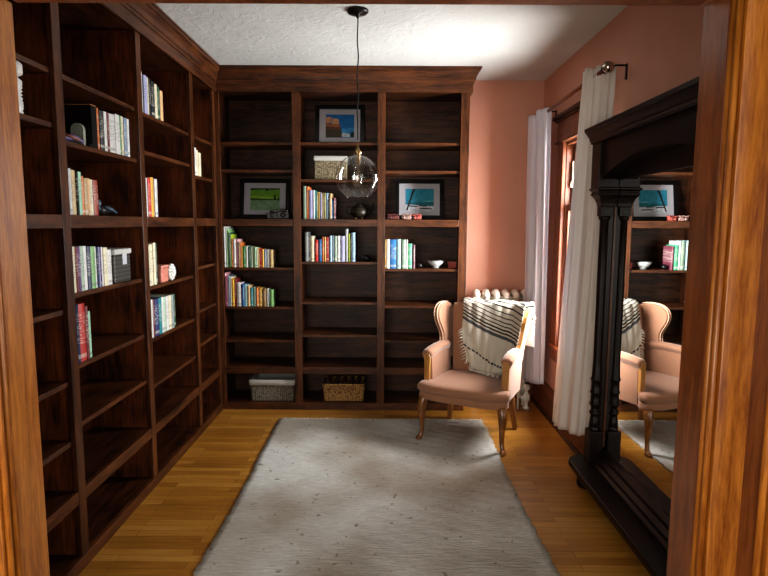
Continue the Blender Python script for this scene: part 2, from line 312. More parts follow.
# cased opening: stepped jambs with beads (section in plan, extruded up)
def jamb(sx, X, name):
    bm = bmesh.new(); s = sx
    def q(a, b, y0, y1, mi=0, z1=2.05):
        x0, x1 = sorted((X+s*a, X+s*b)); bx(bm, x0, x1, y0, y1, 0, z1, mi)
    q(0, .22, 1.475, Y0, 0)
    bm2 = bmesh.new()
    o = struct(name, bm, M['jamb'] if sx > 0 else M['oak_z'], bevel=.004)
    bm = bmesh.new()
    for a, y, r in ((.005, 1.466, .008), (.002, 1.436, .008), (.090, 1.340, .009), (.13, 1.318, .006)):
        lathe(bm, [(r, 0), (r, 2.05)], X+s*a, y, 0, 12)
    obj('bead', bm, M['oak_z'], o)
    bm = bmesh.new()
    def q2(a, b, y0, y1):
        x0, x1 = sorted((X+s*a, X+s*b)); bx(bm, x0, x1, y0, y1, 0, 2.05)
    q2(.010, .12, 1.42, 1.475)
    obj('stop', bm, M['oak_z'], o, bevel=.003)
    bm = bmesh.new(); 
    x0, x1 = sorted((X+s*.09, X+s*.22)); bx(bm, x0, x1, 1.345, 1.475, 0, 2.17)
    obj('return_strip', bm, M['jamb'] if sx > 0 else M['oak_z'], o, bevel=.003)
    bm = bmesh.new()
    x0, x1 = sorted((X+s*.10, X+s*.26)); bx(bm, x0, x1, 1.32, 1.345, 0, 2.17)
    obj('casing', bm, M['oak_z'], o, bevel=.004)
    return o
jamb(-1, -1.01, 'trim_1'); jamb(1, .85, 'trim_2')
bm = bmesh.new(); bx(bm, -1.0, .84, 1.475, Y0, 2.05, 2.10); bx(bm, -1.0, .84, 1.385, 1.475, 2.055, 2.10); bx(bm, -1.2, 1.04, 1.335, 1.38, 2.12, 2.17)
struct('trim_3', bm, M['jamb'], bevel=.003)
# baseboard on the right wall
bm = bmesh.new(); prism(bm, [(XW, 0), (XW-.016, 0), (XW-.016, .20), (XW-.012, .21), (XW-.012, .225), (XW-.004, .24), (XW, .24)], 1.62, DB-.02, 'xz')
o = struct('baseboard_right', bm, M['brown_y'])
bm = bmesh.new(); prism(bm, [(XW-.016, 0), (XW-.034, 0), (XW-.034, .012), (XW-.026, .022), (XW-.016, .024)], 1.62, DB-.02, 'xz'); obj('shoe_molding', bm, M['rail_y'], o)
bm = bmesh.new(); prism(bm, [(DB, 0), (DB-.016, 0), (DB-.016, .20), (DB-.004, .24), (DB, .24)], .64, XW-.016, 'yz'); struct('baseboard_back', bm, M['brown_x'])
# ------------------------------------------------------------------ window
bm = bmesh.new()      # casing round the opening
bx(bm, XW-.028, XW, WY1-.005, WY1+.13, WZ0-.02, WZ1+.02); bx(bm, XW-.028, XW, WY0-.13, WY0+.005, WZ0-.02, WZ1+.02)
win = struct('window_1', bm, M['brown_z'], bevel=.004)
bm = bmesh.new(); bx(bm, XW-.03, XW, WY0-.14, WY1+.14, WZ1+.012, WZ1+.17)
obj('head_casing', bm, M['brown_y'], win, bevel=.003)
bm = bmesh.new(); bx(bm, XW-.062, XW, WY0-.17, WY1+.165, WZ1+.17, WZ1+.195); bx(bm, XW-.045, XW, WY0-.155, WY1+.155, WZ1+.155, WZ1+.172); bx(bm, XW-.042, XW, WY0-.15, WY1+.15, WZ1+.002, WZ1+.016)
obj('cap_molding', bm, M['rail_y'], win, bevel=.003)
bm = bmesh.new(); bx(bm, XW-.045, XW+.06, WY0-.13, WY1+.15, WZ0-.045, WZ0-.015); obj('sill', bm, M['brown_y'], win, bevel=.006)
bm = bmesh.new(); bx(bm, XW-.022, XW, WY0-.12, WY1+.12, WZ0-.13, WZ0-.045); obj('apron', bm, M['brown_y'], win, bevel=.003)
bm = bmesh.new()      # jamb lining
bx(bm, XW, XW+.2, WY1-.012, WY1, WZ0, WZ1); bx(bm, XW, XW+.2, WY0, WY0+.012, WZ0, WZ1); bx(bm, XW, XW+.2, WY0, WY1, WZ1-.018, WZ1); bx(bm, XW+.0, XW+.2, WY0, WY1, WZ0-.015, WZ0+.005)
obj('jamb_lining', bm, M['brown_z'], win)
def sash(z0, z1, x, name):
    bm = bmesh.new(); a, b = WY0+.012, WY1-.012
    bx(bm, x, x+.03, a, a+.036, z0, z1); bx(bm, x, x+.03, b-.036, b, z0, z1); bx(bm, x, x+.03, a+.036, b-.036, z1-.045, z1); bx(bm, x, x+.03, a+.036, b-.036, z0, z0+.055)
    s = obj(name, bm, M['brown_z'], win, bevel=.003)
    obj('pane', box(x+.014, x+.017, a+.036, b-.036, z0+.05, z1-.04), M['glass'], s)
    return s
ls = sash(WZ0+.005, 1.60, XW+.012, 'lower_sash'); us = sash(1.56, WZ1-.018, XW+.045, 'upper_sash')
bm = bmesh.new(); bx(bm, XW+.030, XW+.045, WY1-.042, WY1-.022, 1.76, 1.90); bx(bm, XW+.022, XW+.045, WY1-.040, WY1-.026, 1.72, 1.76); obj('latch', bm, M['nickel'], win, bevel=.004)
# ================================================================== bookcases
def crown_profile(sgn=1):
    return [(0, 2.425), (.016, 2.425), (.016, 2.488), (.022, 2.49), (.024, 2.505), (.030, 2.51), (.034, 2.535), (.046, 2.562), (.056, 2.572), (.058, 2.585), (.064, 2.587), (.064, H-.001), (0, H-.001)]
# left unit, front face in the plane X = XL
bl = thing('built_in_bookcase', 'dark-stained wall of bookshelves running along the left side of the room', 'bookcase', (XL-.15, 2.95, 0))
YS = [1.62, 2.245, 2.986, 3.780, 4.268]       # near edges of the stiles
YE = [1.675, 2.302, 3.044, 3.838, 4.322]
XB = XWL+.012
for a, b in zip(YS, YE):
    obj('stile', box(XL-.02, XL, a, b, .055, 2.43), M['rail_z'], bl, bevel=.0025)
    c = (a+b)/2
    if b < 4.3: obj('divider', box(XB, XL-.02, c-.016, c+.016, .0, 2.43), M['back_z'], bl)
obj('divider', box(XB, XL-.02, 4.285, 4.317, 0, 2.43), M['back_z'], bl)
obj('back_panel', box(XWL+.001, XB, 1.63, 4.31, 0, 2.43), M['back_z'], bl)
obj('top_panel', box(XB, XL-.02, 1.63, 4.31, 2.43, 2.45), M['case_y'], bl)
obj('base_rail', box(XL-.02, XL+.004, 1.62, D-.005, 0, .056), M['rail_y'], bl, bevel=.003)
bm = bmesh.new(); P = crown_profile(); f0 = [(XL+a, 1.62, z) for a, z in P]; f1 = [(XL+a, D-a, z) for a, z in P]; loft(bm, [f0, f1], smooth=False); obj('crown_molding', bm, M['rail_y'], bl)
LS = [[2.05, 1.845, 1.113, .815, .563], [2.05, 1.79, 1.168, .866, .615], [2.045, 1.845, 1.112, .82, .558], [2.047, 1.782, 1.158, .855, .615]]
for i in range(4):
    a, b = (YS[i]+YE[i])/2+.017, (YS[i+1]+YE[i+1])/2-.017
    for z in LS[i]: obj('shelf', box(XB, XL-.018, a, b, z-.021, z), M['rail_y'], bl, bevel=.002)
    for z in (1.492, .342):
        bm = bmesh.new(); bx(bm, XB, XL-.02, a, b, z-.022, z); obj('fixed_shelf', bm, M['case_y'], bl)
        obj('rail', box(XL-.02, XL-.001, YE[i], YS[i+1], z-.054, z), M['rail_y'], bl, bevel=.002)
    obj('bottom_shelf', box(XB, XL-.018, a, b, .034, .056), M['case_y'], bl)
# back unit, front face in the plane Y = D
XR = .618
bk = thing('built_in_bookcase', 'dark-stained bookcase with three bays filling most of the far wall', 'bookcase', (-.32, D+.17, 0))
XS = [-1.276, -.706, -.067, .553]; XE = [-1.247, -.646, -.007, .618]
for i, (a, b) in enumerate(zip(XS, XE)):
    obj('stile', box(a, b, D, D+.02, .055 if i else .055, 2.43), M['rail_z'], bk, bevel=.0025)
for c0, c1 in ((-1.300, -1.276+.012), ((XS[1]+XE[1])/2-.016, (XS[1]+XE[1])/2+.016), ((XS[2]+XE[2])/2-.016, (XS[2]+XE[2])/2+.016)):
    obj('divider', box(c0 if c0 > -1.29 else -1.288, c1, D+.02, DB-.012, 0, 2.43), M['case_z'], bk)
obj('side_panel', box(.585, XR-.004, D+.02, DB-.001, 0, 2.43), M['brown_z'], bk)
obj('back_panel', box(-1.264, .585, DB-.012, DB-.001, 0, 2.43), M['back_x'], bk)
obj('top_panel', box(-1.264, .585, D+.02, DB-.012, 2.43, 2.45), M['case_x'], bk)
obj('base_rail', box(XL+.005, XR, D-.004, D+.02, 0, .056), M['rail_x'], bk, bevel=.003)
bm = bmesh.new(); f0 = [(XL+a, D-a, z) for a, z in P]; f1 = [(XR+a*1.15, D-a, z) for a, z in P]; f2 = [(XR+a*1.15, DB-.001, z) for a, z in P]
loft(bm, [f0, f1, f2], smooth=False); obj('crown_molding', bm, M['rail_x'], bk)
BS = [[2.066, 1.862, 1.12, .816, .553], [2.066, 1.793, 1.168, .855, .598], [2.066, 1.859, 1.117, .83, .556]]
bay = [(-1.263, -.693), (-.659, -.054), (-.02, .585)]
for i in range(3):
    a, b = bay[i]
    for z in BS[i]: obj('shelf', box(a, b, D+.018, DB-.012, z-.021, z), M['rail_x'], bk, bevel=.002)
    for z in (1.492, .342):
        obj('fixed_shelf', box(a, b, D+.02, DB-.012, z-.022, z), M['case_x'], bk)
        obj('rail', box(XE[i], XS[i+1], D+.001, D+.02, z-.054, z), M['rail_x'], bk, bevel=.002)
    obj('bottom_shelf', box(a, b, D+.018, DB-.012, .034, .056), M['case_x'], bk)
# ================================================================== books
HEX = dict(white='#cfcec8', cream='#cfc6a8', palegreen='#a9bda6', green='#2f7a3c', dkgreen='#1f4a34', lime='#9fb02a', orange='#c26a2a', tan='#a98a5c', yellow='#d9a72a',
           red='#b3281e', rust='#8e3418', dkred='#6a1a1c', blue='#2a6ea8', navy='#24304e', teal='#177a80', ltblue='#93b2c4', aqua='#9cc0bd', grey='#8d9291', black='#16171a',
           lavender='#a3a3c4', purple='#5a3468', magenta='#a03a6c', pink='#cf9aa0', brown='#6a4426', gold='#b08a3a', olive='#6e6a34', mint='#9fcfae', sage='#8aa08c', bluegrey='#6e8296',
           darkblue='#2b3566', lilac='#8f6ac0', leaf='#7fb06a', peach='#d0a878', stripes='#b9a070', seagreen='#4f9f78', plum='#6a3240')
WORD = dict(palegreen='pale green', dkgreen='dark green', lime='yellow-green', dkred='dark red', ltblue='pale blue', bluegrey='blue-grey', darkblue='deep blue', leaf='light green', stripes='beige', seagreen='sea green')
ORD = ['first', 'second', 'third', 'fourth', 'fifth', 'sixth', 'seventh', 'eighth', 'ninth', 'tenth', 'eleventh', 'twelfth', 'thirteenth', 'fourteenth', 'fifteenth', 'sixteenth', 'seventeenth', 'eighteenth', 'nineteenth', 'twentieth', 'twenty-first', 'twenty-second', 'twenty-third', 'twenty-fourth']
def row(kind, z, data, cols, where, lean=None):
    n = len(data); hs = sorted(d[2] for d in data)
    ws = sorted(d[1] for d in data)
    for i, ((p, w, h), c) in enumerate(zip(data, cols)):
        word = WORD.get(c, c)
        size = 'tall ' if h > hs[-1]*.93 else 'short ' if h < hs[-1]*.72 else ''
        if not size: size += 'thick ' if w > ws[n//2]*1.4 else 'thin ' if w < ws[n//2]*.62 else ''
        pos = ('only' if cols.count(c) == 1 else '')
        lab = '%s%s book, %s from the left %s' % (size, word, ORD[i], where)
        if i == 0: lab = '%s%s book at the left end %s' % (size, word, where)
        if i == n-1: lab = '%s%s book at the right end %s' % (size, word, where)
        dep = min(.24, max(.13, h*.72)) + R.uniform(-.01, .01)
        g = .0012; w2 = w-g; rec = R.uniform(0, .006); z0 = z+.0006
        le = (lean or {}).get(i, 0)
        if kind == 'b': loc = (p+w/2, D+.022+rec, z0); rz = 0
        else: loc = (XL-.022-rec, p+w/2, z0); rz = PI/2
        # local frame: x across the spine, y into the case; spine at y = 0
        bm = bmesh.new(); t = min(.0025, w2*.16)
        hw = w2/2; k = 5; sp = [(-hw, dep), (-hw, .004)]+[(-hw+w2*j/k, .004-.004*math.sin(PI*j/k)) for j in range(1, k)]+[(hw, .004), (hw, dep)]
        inn = [(hw-t, dep), (hw-t, .007), (-hw+t, .007), (-hw+t, dep)]
        prism(bm, sp+inn, 0, h, 'xy')
        o = obj('book', bm, M['book'], None)
        o.location = loc; o.rotation_euler = (0, le, rz)
        if kind == 'l' and le: o.rotation_euler = Euler((0, le, rz), 'XYZ')
        col = srgb(HEX[c]); v = R.uniform(.88, 1.1); o.color = tuple(min(1, x*v) for x in col[:3])+(1,)
        tag(o, lab, 'book', 'books '+where)
        if w2 > 2.5*t: obj('page_block', box(-hw+t, hw-t, .007, dep-.003, .003, h-.004), M['pages'], o, world=False)
RA = [(-1.246, 0.016, 0.312), (-1.230, 0.014, 0.3), (-1.216, 0.012, 0.284), (-1.204, 0.01, 0.265), (-1.194, 0.008, 0.252), (-1.186, 0.012, 0.217), (-1.174, 0.021, 0.217), (-1.153, 0.020, 0.216), (-1.133, 0.013, 0.195), (-1.12, 0.009, 0.189), (-1.111, 0.011, 0.163), (-1.1, 0.021, 0.164), (-1.079, 0.019, 0.164), (-1.06, 0.019, 0.162), (-1.041, 0.019, 0.159), (-1.022, 0.013, 0.158), (-1.009, 0.013, 0.153), (-0.996, 0.012, 0.151), (-0.984, 0.01, 0.148), (-0.974, 0.022, 0.144), (-0.952, 0.014, 0.142), (-0.938, 0.018, 0.139), (-0.92, 0.026, 0.138), (-0.894, 0.025, 0.136)]
row('b', 1.12, RA, 'white palegreen leaf dkgreen lime orange white pink tan orange yellow green white dkgreen palegreen olive mint cream gold red yellow bluegrey white stripes'.split(), "in the far wall's upper left row")
RB = [(-1.246, 0.009, 0.26), (-1.237, 0.012, 0.234), (-1.225, 0.008, 0.236), (-1.217, 0.013, 0.234), (-1.204, 0.013, 0.228), (-1.191, 0.019, 0.215), (-1.172, 0.016, 0.215), (-1.153, 0.032, 0.183), (-1.121, 0.009, 0.173), (-1.112, 0.016, 0.17), (-1.096, 0.026, 0.167), (-1.07, 0.019, 0.161), (-1.051, 0.023, 0.145), (-1.028, 0.025, 0.148), (-1.003, 0.016, 0.148), (-0.987, 0.03, 0.145), (-0.951, 0.029, 0.139), (-0.92, 0.013, 0.138), (-0.907, 0.011, 0.131), (-0.896, 0.025, 0.131)]
row('b', .816, RB, 'pink magenta white bluegrey cream yellow dkred white purple blue aqua peach teal sage orange gold tan white dkgreen leaf'.split(), "in the far wall's lower left row")
RC = [(-0.621, 0.028, 0.224), (-0.593, 0.013, 0.22), (-0.58, 0.029, 0.196), (-0.545, 0.026, 0.167), (-0.515, 0.024, 0.169), (-0.491, 0.017, 0.188), (-0.474, 0.015, 0.188), (-0.459, 0.022, 0.189), (-0.433, 0.019, 0.198), (-0.414, 0.016, 0.198), (-0.398, 0.022, 0.197), (-0.376, 0.026, 0.197), (-0.347, 0.032, 0.197), (-0.313, 0.023, 0.25), (-0.29, 0.018, 0.215), (-0.272, 0.008, 0.212), (-0.264, 0.028, 0.223)]
row('b', 1.168, RC, 'grey black cream red blue orange gold red ltblue bluegrey sage white lavender grey lime black ltblue'.split(), "in the row below the teapot")
RD = [(-0.632, 0.025, 0.248), (-0.607, 0.019, 0.245), (-0.588, 0.03, 0.219), (-0.555, 0.011, 0.218), (-0.544, 0.014, 0.213), (-0.53, 0.011, 0.205), (-0.519, 0.016, 0.205), (-0.503, 0.017, 0.197), (-0.486, 0.008, 0.197), (-0.478, 0.02, 0.198), (-0.458, 0.019, 0.197), (-0.439, 0.008, 0.148), (-0.431, 0.017, 0.194), (-0.414, 0.013, 0.145), (-0.4, 0.013, 0.162)]
row('b', 1.492, RD, 'sage orange lavender white teal olive gold lavender tan olive ltblue black tan blue plum'.split(), "in the row beside the teapot")
RE = [(-0.006, 0.010, 0.222), (0.005, 0.024, 0.224), (0.031, 0.05, 0.223), (0.085, 0.031, 0.226), (0.123, 0.033, 0.223), (0.156, 0.013, 0.222), (0.169, 0.034, 0.192), (0.207, 0.018, 0.182)]
row('b', 1.117, RE, 'gold white blue aqua sage white seagreen plum'.split(), "in the row beside the white bowl")
RF = [(2.606, 0.016, 0.182), (2.632, 0.039, 0.176), (2.673, 0.03, 0.179), (2.704, 0.021, 0.18), (2.725, 0.06, 0.181), (2.785, 0.045, 0.188), (2.831, 0.014, 0.19), (2.845, 0.032, 0.19), (2.878, 0.032, 0.188), (2.911, 0.023, 0.188)]
row('l', 1.79, RF, 'orange black white dkred white white green cream bluegrey white'.split(), "beside the stone arch bookend")
RG = [(2.338, 0.02, 0.2), (2.358, 0.02, 0.19), (2.379, 0.03, 0.186), (2.409, 0.013, 0.181), (2.422, 0.027, 0.182), (2.449, 0.024, 0.167), (2.475, 0.03, 0.16), (2.505, 0.02, 0.16), (2.525, 0.025, 0.157), (2.553, 0.042, 0.157)]
row('l', 1.492, RG, 'darkblue white stripes black mint orange tan peach cream rust'.split(), "beside the black reclining figurine")
RH = [(2.33, 0.011, 0.21), (2.341, 0.025, 0.193), (2.366, 0.019, 0.192), (2.385, 0.021, 0.19), (2.408, 0.029, 0.192), (2.437, 0.026, 0.191), (2.463, 0.029, 0.188), (2.493, 0.036, 0.187), (2.529, 0.017, 0.185), (2.546, 0.016, 0.183), (2.562, 0.014, 0.182), (2.576, 0.011, 0.182), (2.587, 0.019, 0.181), (2.606, 0.036, 0.178), (2.644, 0.044, 0.166)]
row('l', 1.168, RH, 'lavender cream dkred purple palegreen white navy leaf white navy lavender purple white cream white'.split(), "beside the diamond-patterned box")
RI = [(2.336, 0.014, 0.253), (2.351, 0.015, 0.251), (2.368, 0.048, 0.25), (2.420, 0.024, 0.233), (2.446, 0.022, 0.207)]
row('l', .866, RI, 'lilac navy red dkred mint'.split(), "in the purple and red group")
RJ = [(3.083, 0.030, 0.21), (3.133, 0.043, 0.202), (3.178, 0.015, 0.2), (3.193, 0.041, 0.2), (3.234, 0.043, 0.195), (3.277, 0.036, 0.19), (3.313, 0.043, 0.186), (3.357, 0.042, 0.172)]
row('l', 2.045, RJ, 'white lavender cream black black cream dkgreen peach'.split(), "on the left wall's topmost shelf")
RK = [(3.098, 0.027, 0.21), (3.127, 0.041, 0.213), (3.168, 0.036, 0.218), (3.204, 0.017, 0.216), (3.221, 0.039, 0.213)]
row('l', 1.492, RK, 'white red yellow brown white'.split(), "in the group with a yellow spine")
RL = [(3.097, 0.03, 0.225), (3.128, 0.039, 0.229), (3.168, 0.031, 0.236), (3.199, 0.014, 0.233)]
row('l', 1.112, RL, 'cream cream cream dkgreen'.split(), "left of the pink tin")
RM = [(3.11, 0.022, 0.215), (3.132, 0.023, 0.213), (3.155, 0.054, 0.21), (3.211, 0.042, 0.21), (3.253, 0.034, 0.21), (3.287, 0.034, 0.206), (3.321, 0.039, 0.205), (3.36, 0.04, 0.206), (3.4, 0.037, 0.204), (3.438, 0.034, 0.205)]
row('l', .82, RM, 'white dkred darkblue teal white palegreen white cream grey dkgreen'.split(), 'on the shelf below the pink tin')
RN = [(3.884, 0.066, 0.185), (3.951, 0.051, 0.175), (4.003, 0.053, 0.163)]
row('l', 1.782, RN, 'white cream cream'.split(), "in the pale trio near the corner")
# ================================================================== framed pictures
def art(kind):
    polys = []
    if kind == 'field':
        polys = [('#3f7a1c', [(0, 0), (1, 0), (1, 1), (0, 1)]), ('#7f9f7a', [(0, 0), (1, 0), (1, .45), (0, .45)]), ('#6aa02a', [(0, .55), (1, .58), (1, .95), (0, .9)]), ('#93b83c', [(0, .55), (.9, .5), (.95, .6), (0, .66)]),
                 ('#12260e', [(0, .92), (.4, .97), (.8, .93), (1, .96), (1, 1), (0, 1)]), ('#1e3a12', [(0, .48), (1, .46), (1, .5), (0, .52)]), ('#14260e', [(.8, .48), (.88, .48), (.86, .72), (.82, .72)]),
                 ('#14260e', [(.5, .95), (.62, .95), (.6, .88), (.52, .88)])]
    if kind == 'town':
        polys = [('#1f6fae', [(0, 0), (1, 0), (1, 1), (0, 1)]), ('#3a8fc4', [(.5, .1), (1, .1), (1, .45), (.5, .35)]), ('#c8cfd4', [(.55, .03), (.86, .03), (.84, .16), (.6, .22)]), ('#6a4a34', [(0, 0), (.58, 0), (.54, .4), (.48, .6), (0, .62)]),
                 ('#c48f68', [(0, .62), (.2, .64), (.2, .88), (0, .9)]), ('#c99a72', [(.22, .58), (.47, .56), (.46, .8), (.22, .84)]), ('#b06a40', [(0, .5), (.49, .44), (.48, .52), (0, .58)]), ('#4a4030', [(0, 0), (.56, 0), (.55, .3), (0, .36)]), ('#142a1c', [(.86, .02), (1, .02), (1, .24), (.92, .26), (.87, .16)])]
    if kind == 'sea':
        polys = [('#2f8fa8', [(0, .22), (1, .22), (1, 1), (0, 1)]), ('#c9ccd0', [(0, 0), (1, 0), (1, .24), (0, .3)]), ('#1c6f7c', [(0, .3), (1, .22), (1, .42), (0, .36)]), ('#4fa3ae', [(.6, .4), (1, .42), (1, .5), (.7, .47)]),
                 ('#1a2420', [(.08, .02), (.02, .02), (.26, .98), (.34, .98), (.12, .2)]), ('#23312c', [(.1, .2), (.42, .18), (.42, .23), (.12, .25)]), ('#1c2622', [(.46, .22), (.76, .2), (.76, .25), (.46, .25)]), ('#1b2220', [(.5, .09), (.93, .07), (.94, .12), (.5, .14)]), ('#8fa3ac', [(.2, .03), (.6, .0), (.6, .03), (.22, .07)])]
    return polys
def picture(label, x0, x1, z0, h, y, kind, rest=.06):
    w = x1-x0; t = thing('framed_picture', label, 'picture', ((x0+x1)/2, y, z0+.0005), 0)
    a = math.atan2(rest, h); ca, sa = math.cos(a), math.sin(a)
    def tr(bm):
        for v in bm.verts:
            x, yy, z = v.co; v.co = (x, yy*ca+z*sa, z*ca-yy*sa+.016*sa*1.2)
        return bm
    fw = .034; hw = w/2
    bm = bmesh.new(); bx(bm, -hw, -hw+fw, 0, .016, 0, h); bx(bm, hw-fw, hw, 0, .016, 0, h); bx(bm, -hw+fw, hw-fw, 0, .016, 0, fw); bx(bm, -hw+fw, hw-fw, 0, .016, h-fw, h)
    obj('frame', tr(bm), M['black'], t, world=False, bevel=.002)
    obj('mat_board', tr(box(-hw+fw, hw-fw, .008, .011, fw, h-fw)), M['matboard'], t, world=False)
    px0, px1, pz0, pz1 = -hw+fw+.050, hw-fw-.048, fw+.036, h-fw-.042
    bm = bmesh.new(); ms = []
    for i, (c, pts) in enumerate(art(kind)):
        ms.append(flat('print_%s_%d' % (kind, i), c, .6, var=.25, bscale=50))
        f = bm.faces.new([bm.verts.new((px0+(px1-px0)*u, .0076-.0003*i, pz0+(pz1-pz0)*v)) for u, v in pts]); f.material_index = i
    obj('print', tr(bm), ms, t, world=False)
picture('black framed picture of a green field on the shelf above the stepped books', -1.179, -.776, 1.492, .325, 4.575, 'field')
picture('black framed picture of terracotta buildings under blue sky on the top shelf', -.567, -.175, 2.066, .333, 4.575, 'town')
picture('black framed picture of turquoise sea with a leaning dark palm trunk', .072, .466, 1.492, .327, 4.575, 'sea')
# ================================================================== small things
def camera_thing(x, y, z, w, label):
    t = thing('vintage_camera', label, 'camera', (x, y, z+.0005), .15)
    bm = bmesh.new(); bx(bm, -w/2, w/2, 0, .05, 0, w*.62); bx(bm, -w*.22, w*.22, .005, .045, w*.62, w*.82); obj('body', bm, M['black'], t, world=False, bevel=.006)
    bm = bmesh.new(); lathe(bm, [(w*.2, 0), (w*.22, -.01), (w*.18, -.02), (w*.14, -.02)], 0, 0, w*.32, 16, axis='y'); obj('lens', bm, M['darkmetal'], t, world=False)
    bm = bmesh.new(); lathe(bm, [(.007, w*.62), (.007, w*.62+.008)], w*.35, .025, 0, 12); obj('shutter_button', bm, M['nickel'], t, world=False)
camera_thing(-.872, 4.36, 1.492, .08, 'small black camera at the lower right of the green field picture')
camera_thing(-.79, 4.37, 1.492, .095, 'larger black camera beside the middle stile, right of another camera')
def wbasket(name, label, x0, x1, y0, y1, z, h, m, taper=.02, rim=None, liner=None):
    cx, cy = (x0+x1)/2, (y0+y1)/2; t = thing(name, label, 'basket', (cx, cy, z+.0005)); hx, hy = (x1-x0)/2, (y1-y0)/2
    def rr(a, b, z, r=.02):
        o = []
        for sx, sy, a0 in ((1, 1, 0), (-1, 1, 90), (-1, -1, 180), (1, -1, 270)):
            for k in range(4):
                an = math.radians(a0+30*k); o.append((sx*(a-r)+r*math.cos(an), sy*(b-r)+r*math.sin(an), z))
        return o
    bm = bmesh.new(); th = .012
    loft(bm, [rr(hx-taper, hy-taper, 0), rr(hx, hy, h), rr(hx-th, hy-th, h), rr(hx-taper-th, hy-taper-th, .01)], smooth=False)
    obj('body', bm, m, t, world=False, bevel=.003)
    if rim:
        bm = bmesh.new(); loft(bm, [rr(hx+.001, hy+.001, h-rim), rr(hx+.006, hy+.006, h-rim), rr(hx+.009, hy+.009, h), rr(hx+.004, hy+.004, h+.006), rr(hx-.014, hy-.014, h+.004), rr(hx-.018, hy-.018, .03)], caps=False)
        obj('cloth_liner', bm, M['liner'], t, world=False)
    else:
        bm = bmesh.new(); q = rr(hx-.004, hy-.004, h); tube(bm, q+[q[0]], .007, 6); obj('rim', bm, m, t, world=False)
    return t
wbasket('storage_basket', 'grey wicker basket with pale cloth liner on the bottom shelf', -1.072, -.716, 4.36, 4.63, .056, .168, M['weave_grey'], .006, .04)
wbasket('storage_basket', 'open tan woven basket holding dark pine cones, bottom middle shelf', -.497, -.160, 4.36, 4.60, .056, .135, M['weave_tan'], .01)
def cone(x, y, z, s, i):
    bm = bmesh.new(); n = 10; rings = []
    for j in range(9):
        v = j/8; r = s*math.sin(PI*(.08+.86*v))*(1.0 if j % 2 else .72)
        rings.append([(r*math.cos(2*PI*k/n+j*.3), r*math.sin(2*PI*k/n+j*.3), s*1.5*(v-.5)) for k in range(n)])
    loft(bm, rings, smooth=False)
    o = obj('pine_cone', bm, M['cone'], None); o.location = (x, y, z); o.rotation_euler = (R.uniform(.7, 1.6), R.uniform(-.5, .5), R.uniform(0, 6))
    tag(o, 'dark brown pine cone heaped in the tan woven basket', 'pine cone', 'pine cones in the tan basket')
i = 0
for x in (-.450, -.392, -.334, -.276, -.218):
    for y in (4.412, 4.475, 4.538):
        for lv in (0, 1):
            cone(x+R.uniform(-.006, .006), y+R.uniform(-.006, .006), .142+.052*lv, .0225, i)
# box with pale lid beside globe
def lidbox(name, label, x0, x1, y0, y1, z, h, lid, m, ml, rz=0):
    t = thing(name, label, 'box', ((x0+x1)/2, (y0+y1)/2, z+.0005), rz); hx, hy = (x1-x0)/2, (y1-y0)/2
    obj('body', box(-hx, hx, -hy, hy, 0, h-lid), m, t, world=False, bevel=.006); obj('lid', box(-hx-.006, hx+.006, -hy-.006, hy+.006, h-lid, h), ml, t, world=False, bevel=.008)
    return t
lidbox('wicker_box', 'beige wicker box with a white lid behind the glass globe', -.545, -.30, 4.36, 4.56, 1.793, .175, .036, M['weave_beige'], M['liner'])
def diamond():
    m, nt, b = mat('black_diamond_lattice'); tc = N(nt, 'ShaderNodeTexCoord'); mp = N(nt, 'ShaderNodeMapping'); mp.inputs['Rotation'].default_value = (0, 0, PI/4); mp.inputs['Scale'].default_value = (70, 70, 70)
    cx = N(nt, 'ShaderNodeSeparateXYZ'); L(nt, tc.outputs['Object'], cx.inputs[0]); cm = N(nt, 'ShaderNodeCombineXYZ'); ad = N(nt, 'ShaderNodeMath', operation='ADD'); L(nt, cx.outputs[0], ad.inputs[0]); L(nt, cx.outputs[1], ad.inputs[1]); L(nt, ad.outputs[0], cm.inputs[0]); L(nt, cx.outputs[2], cm.inputs[1])
    L(nt, cm.outputs[0], mp.inputs['Vector']); ch = N(nt, 'ShaderNodeTexChecker', i_Scale=1.0); ch.inputs['Color1'].default_value = srgb('#14130f'); ch.inputs['Color2'].default_value = srgb('#4a4438'); L(nt, mp.outputs[0], ch.inputs['Vector']); L(nt, ch.outputs[0], b.inputs['Base Color']); b.inputs['Roughness'].default_value = .5
    return m
M['diamond'] = diamond()
t = lidbox('storage_box', 'black diamond-patterned box with a pale lid beside books on left wall', XL-.19, XL-.024, 2.70, 2.875, 1.168, .165, .028, M['diamond'], M['liner'])
obj('paper_label', box(XL-.0235, XL-.0225, 2.785, 2.83, 1.255, 1.31), M['matboard'], t)
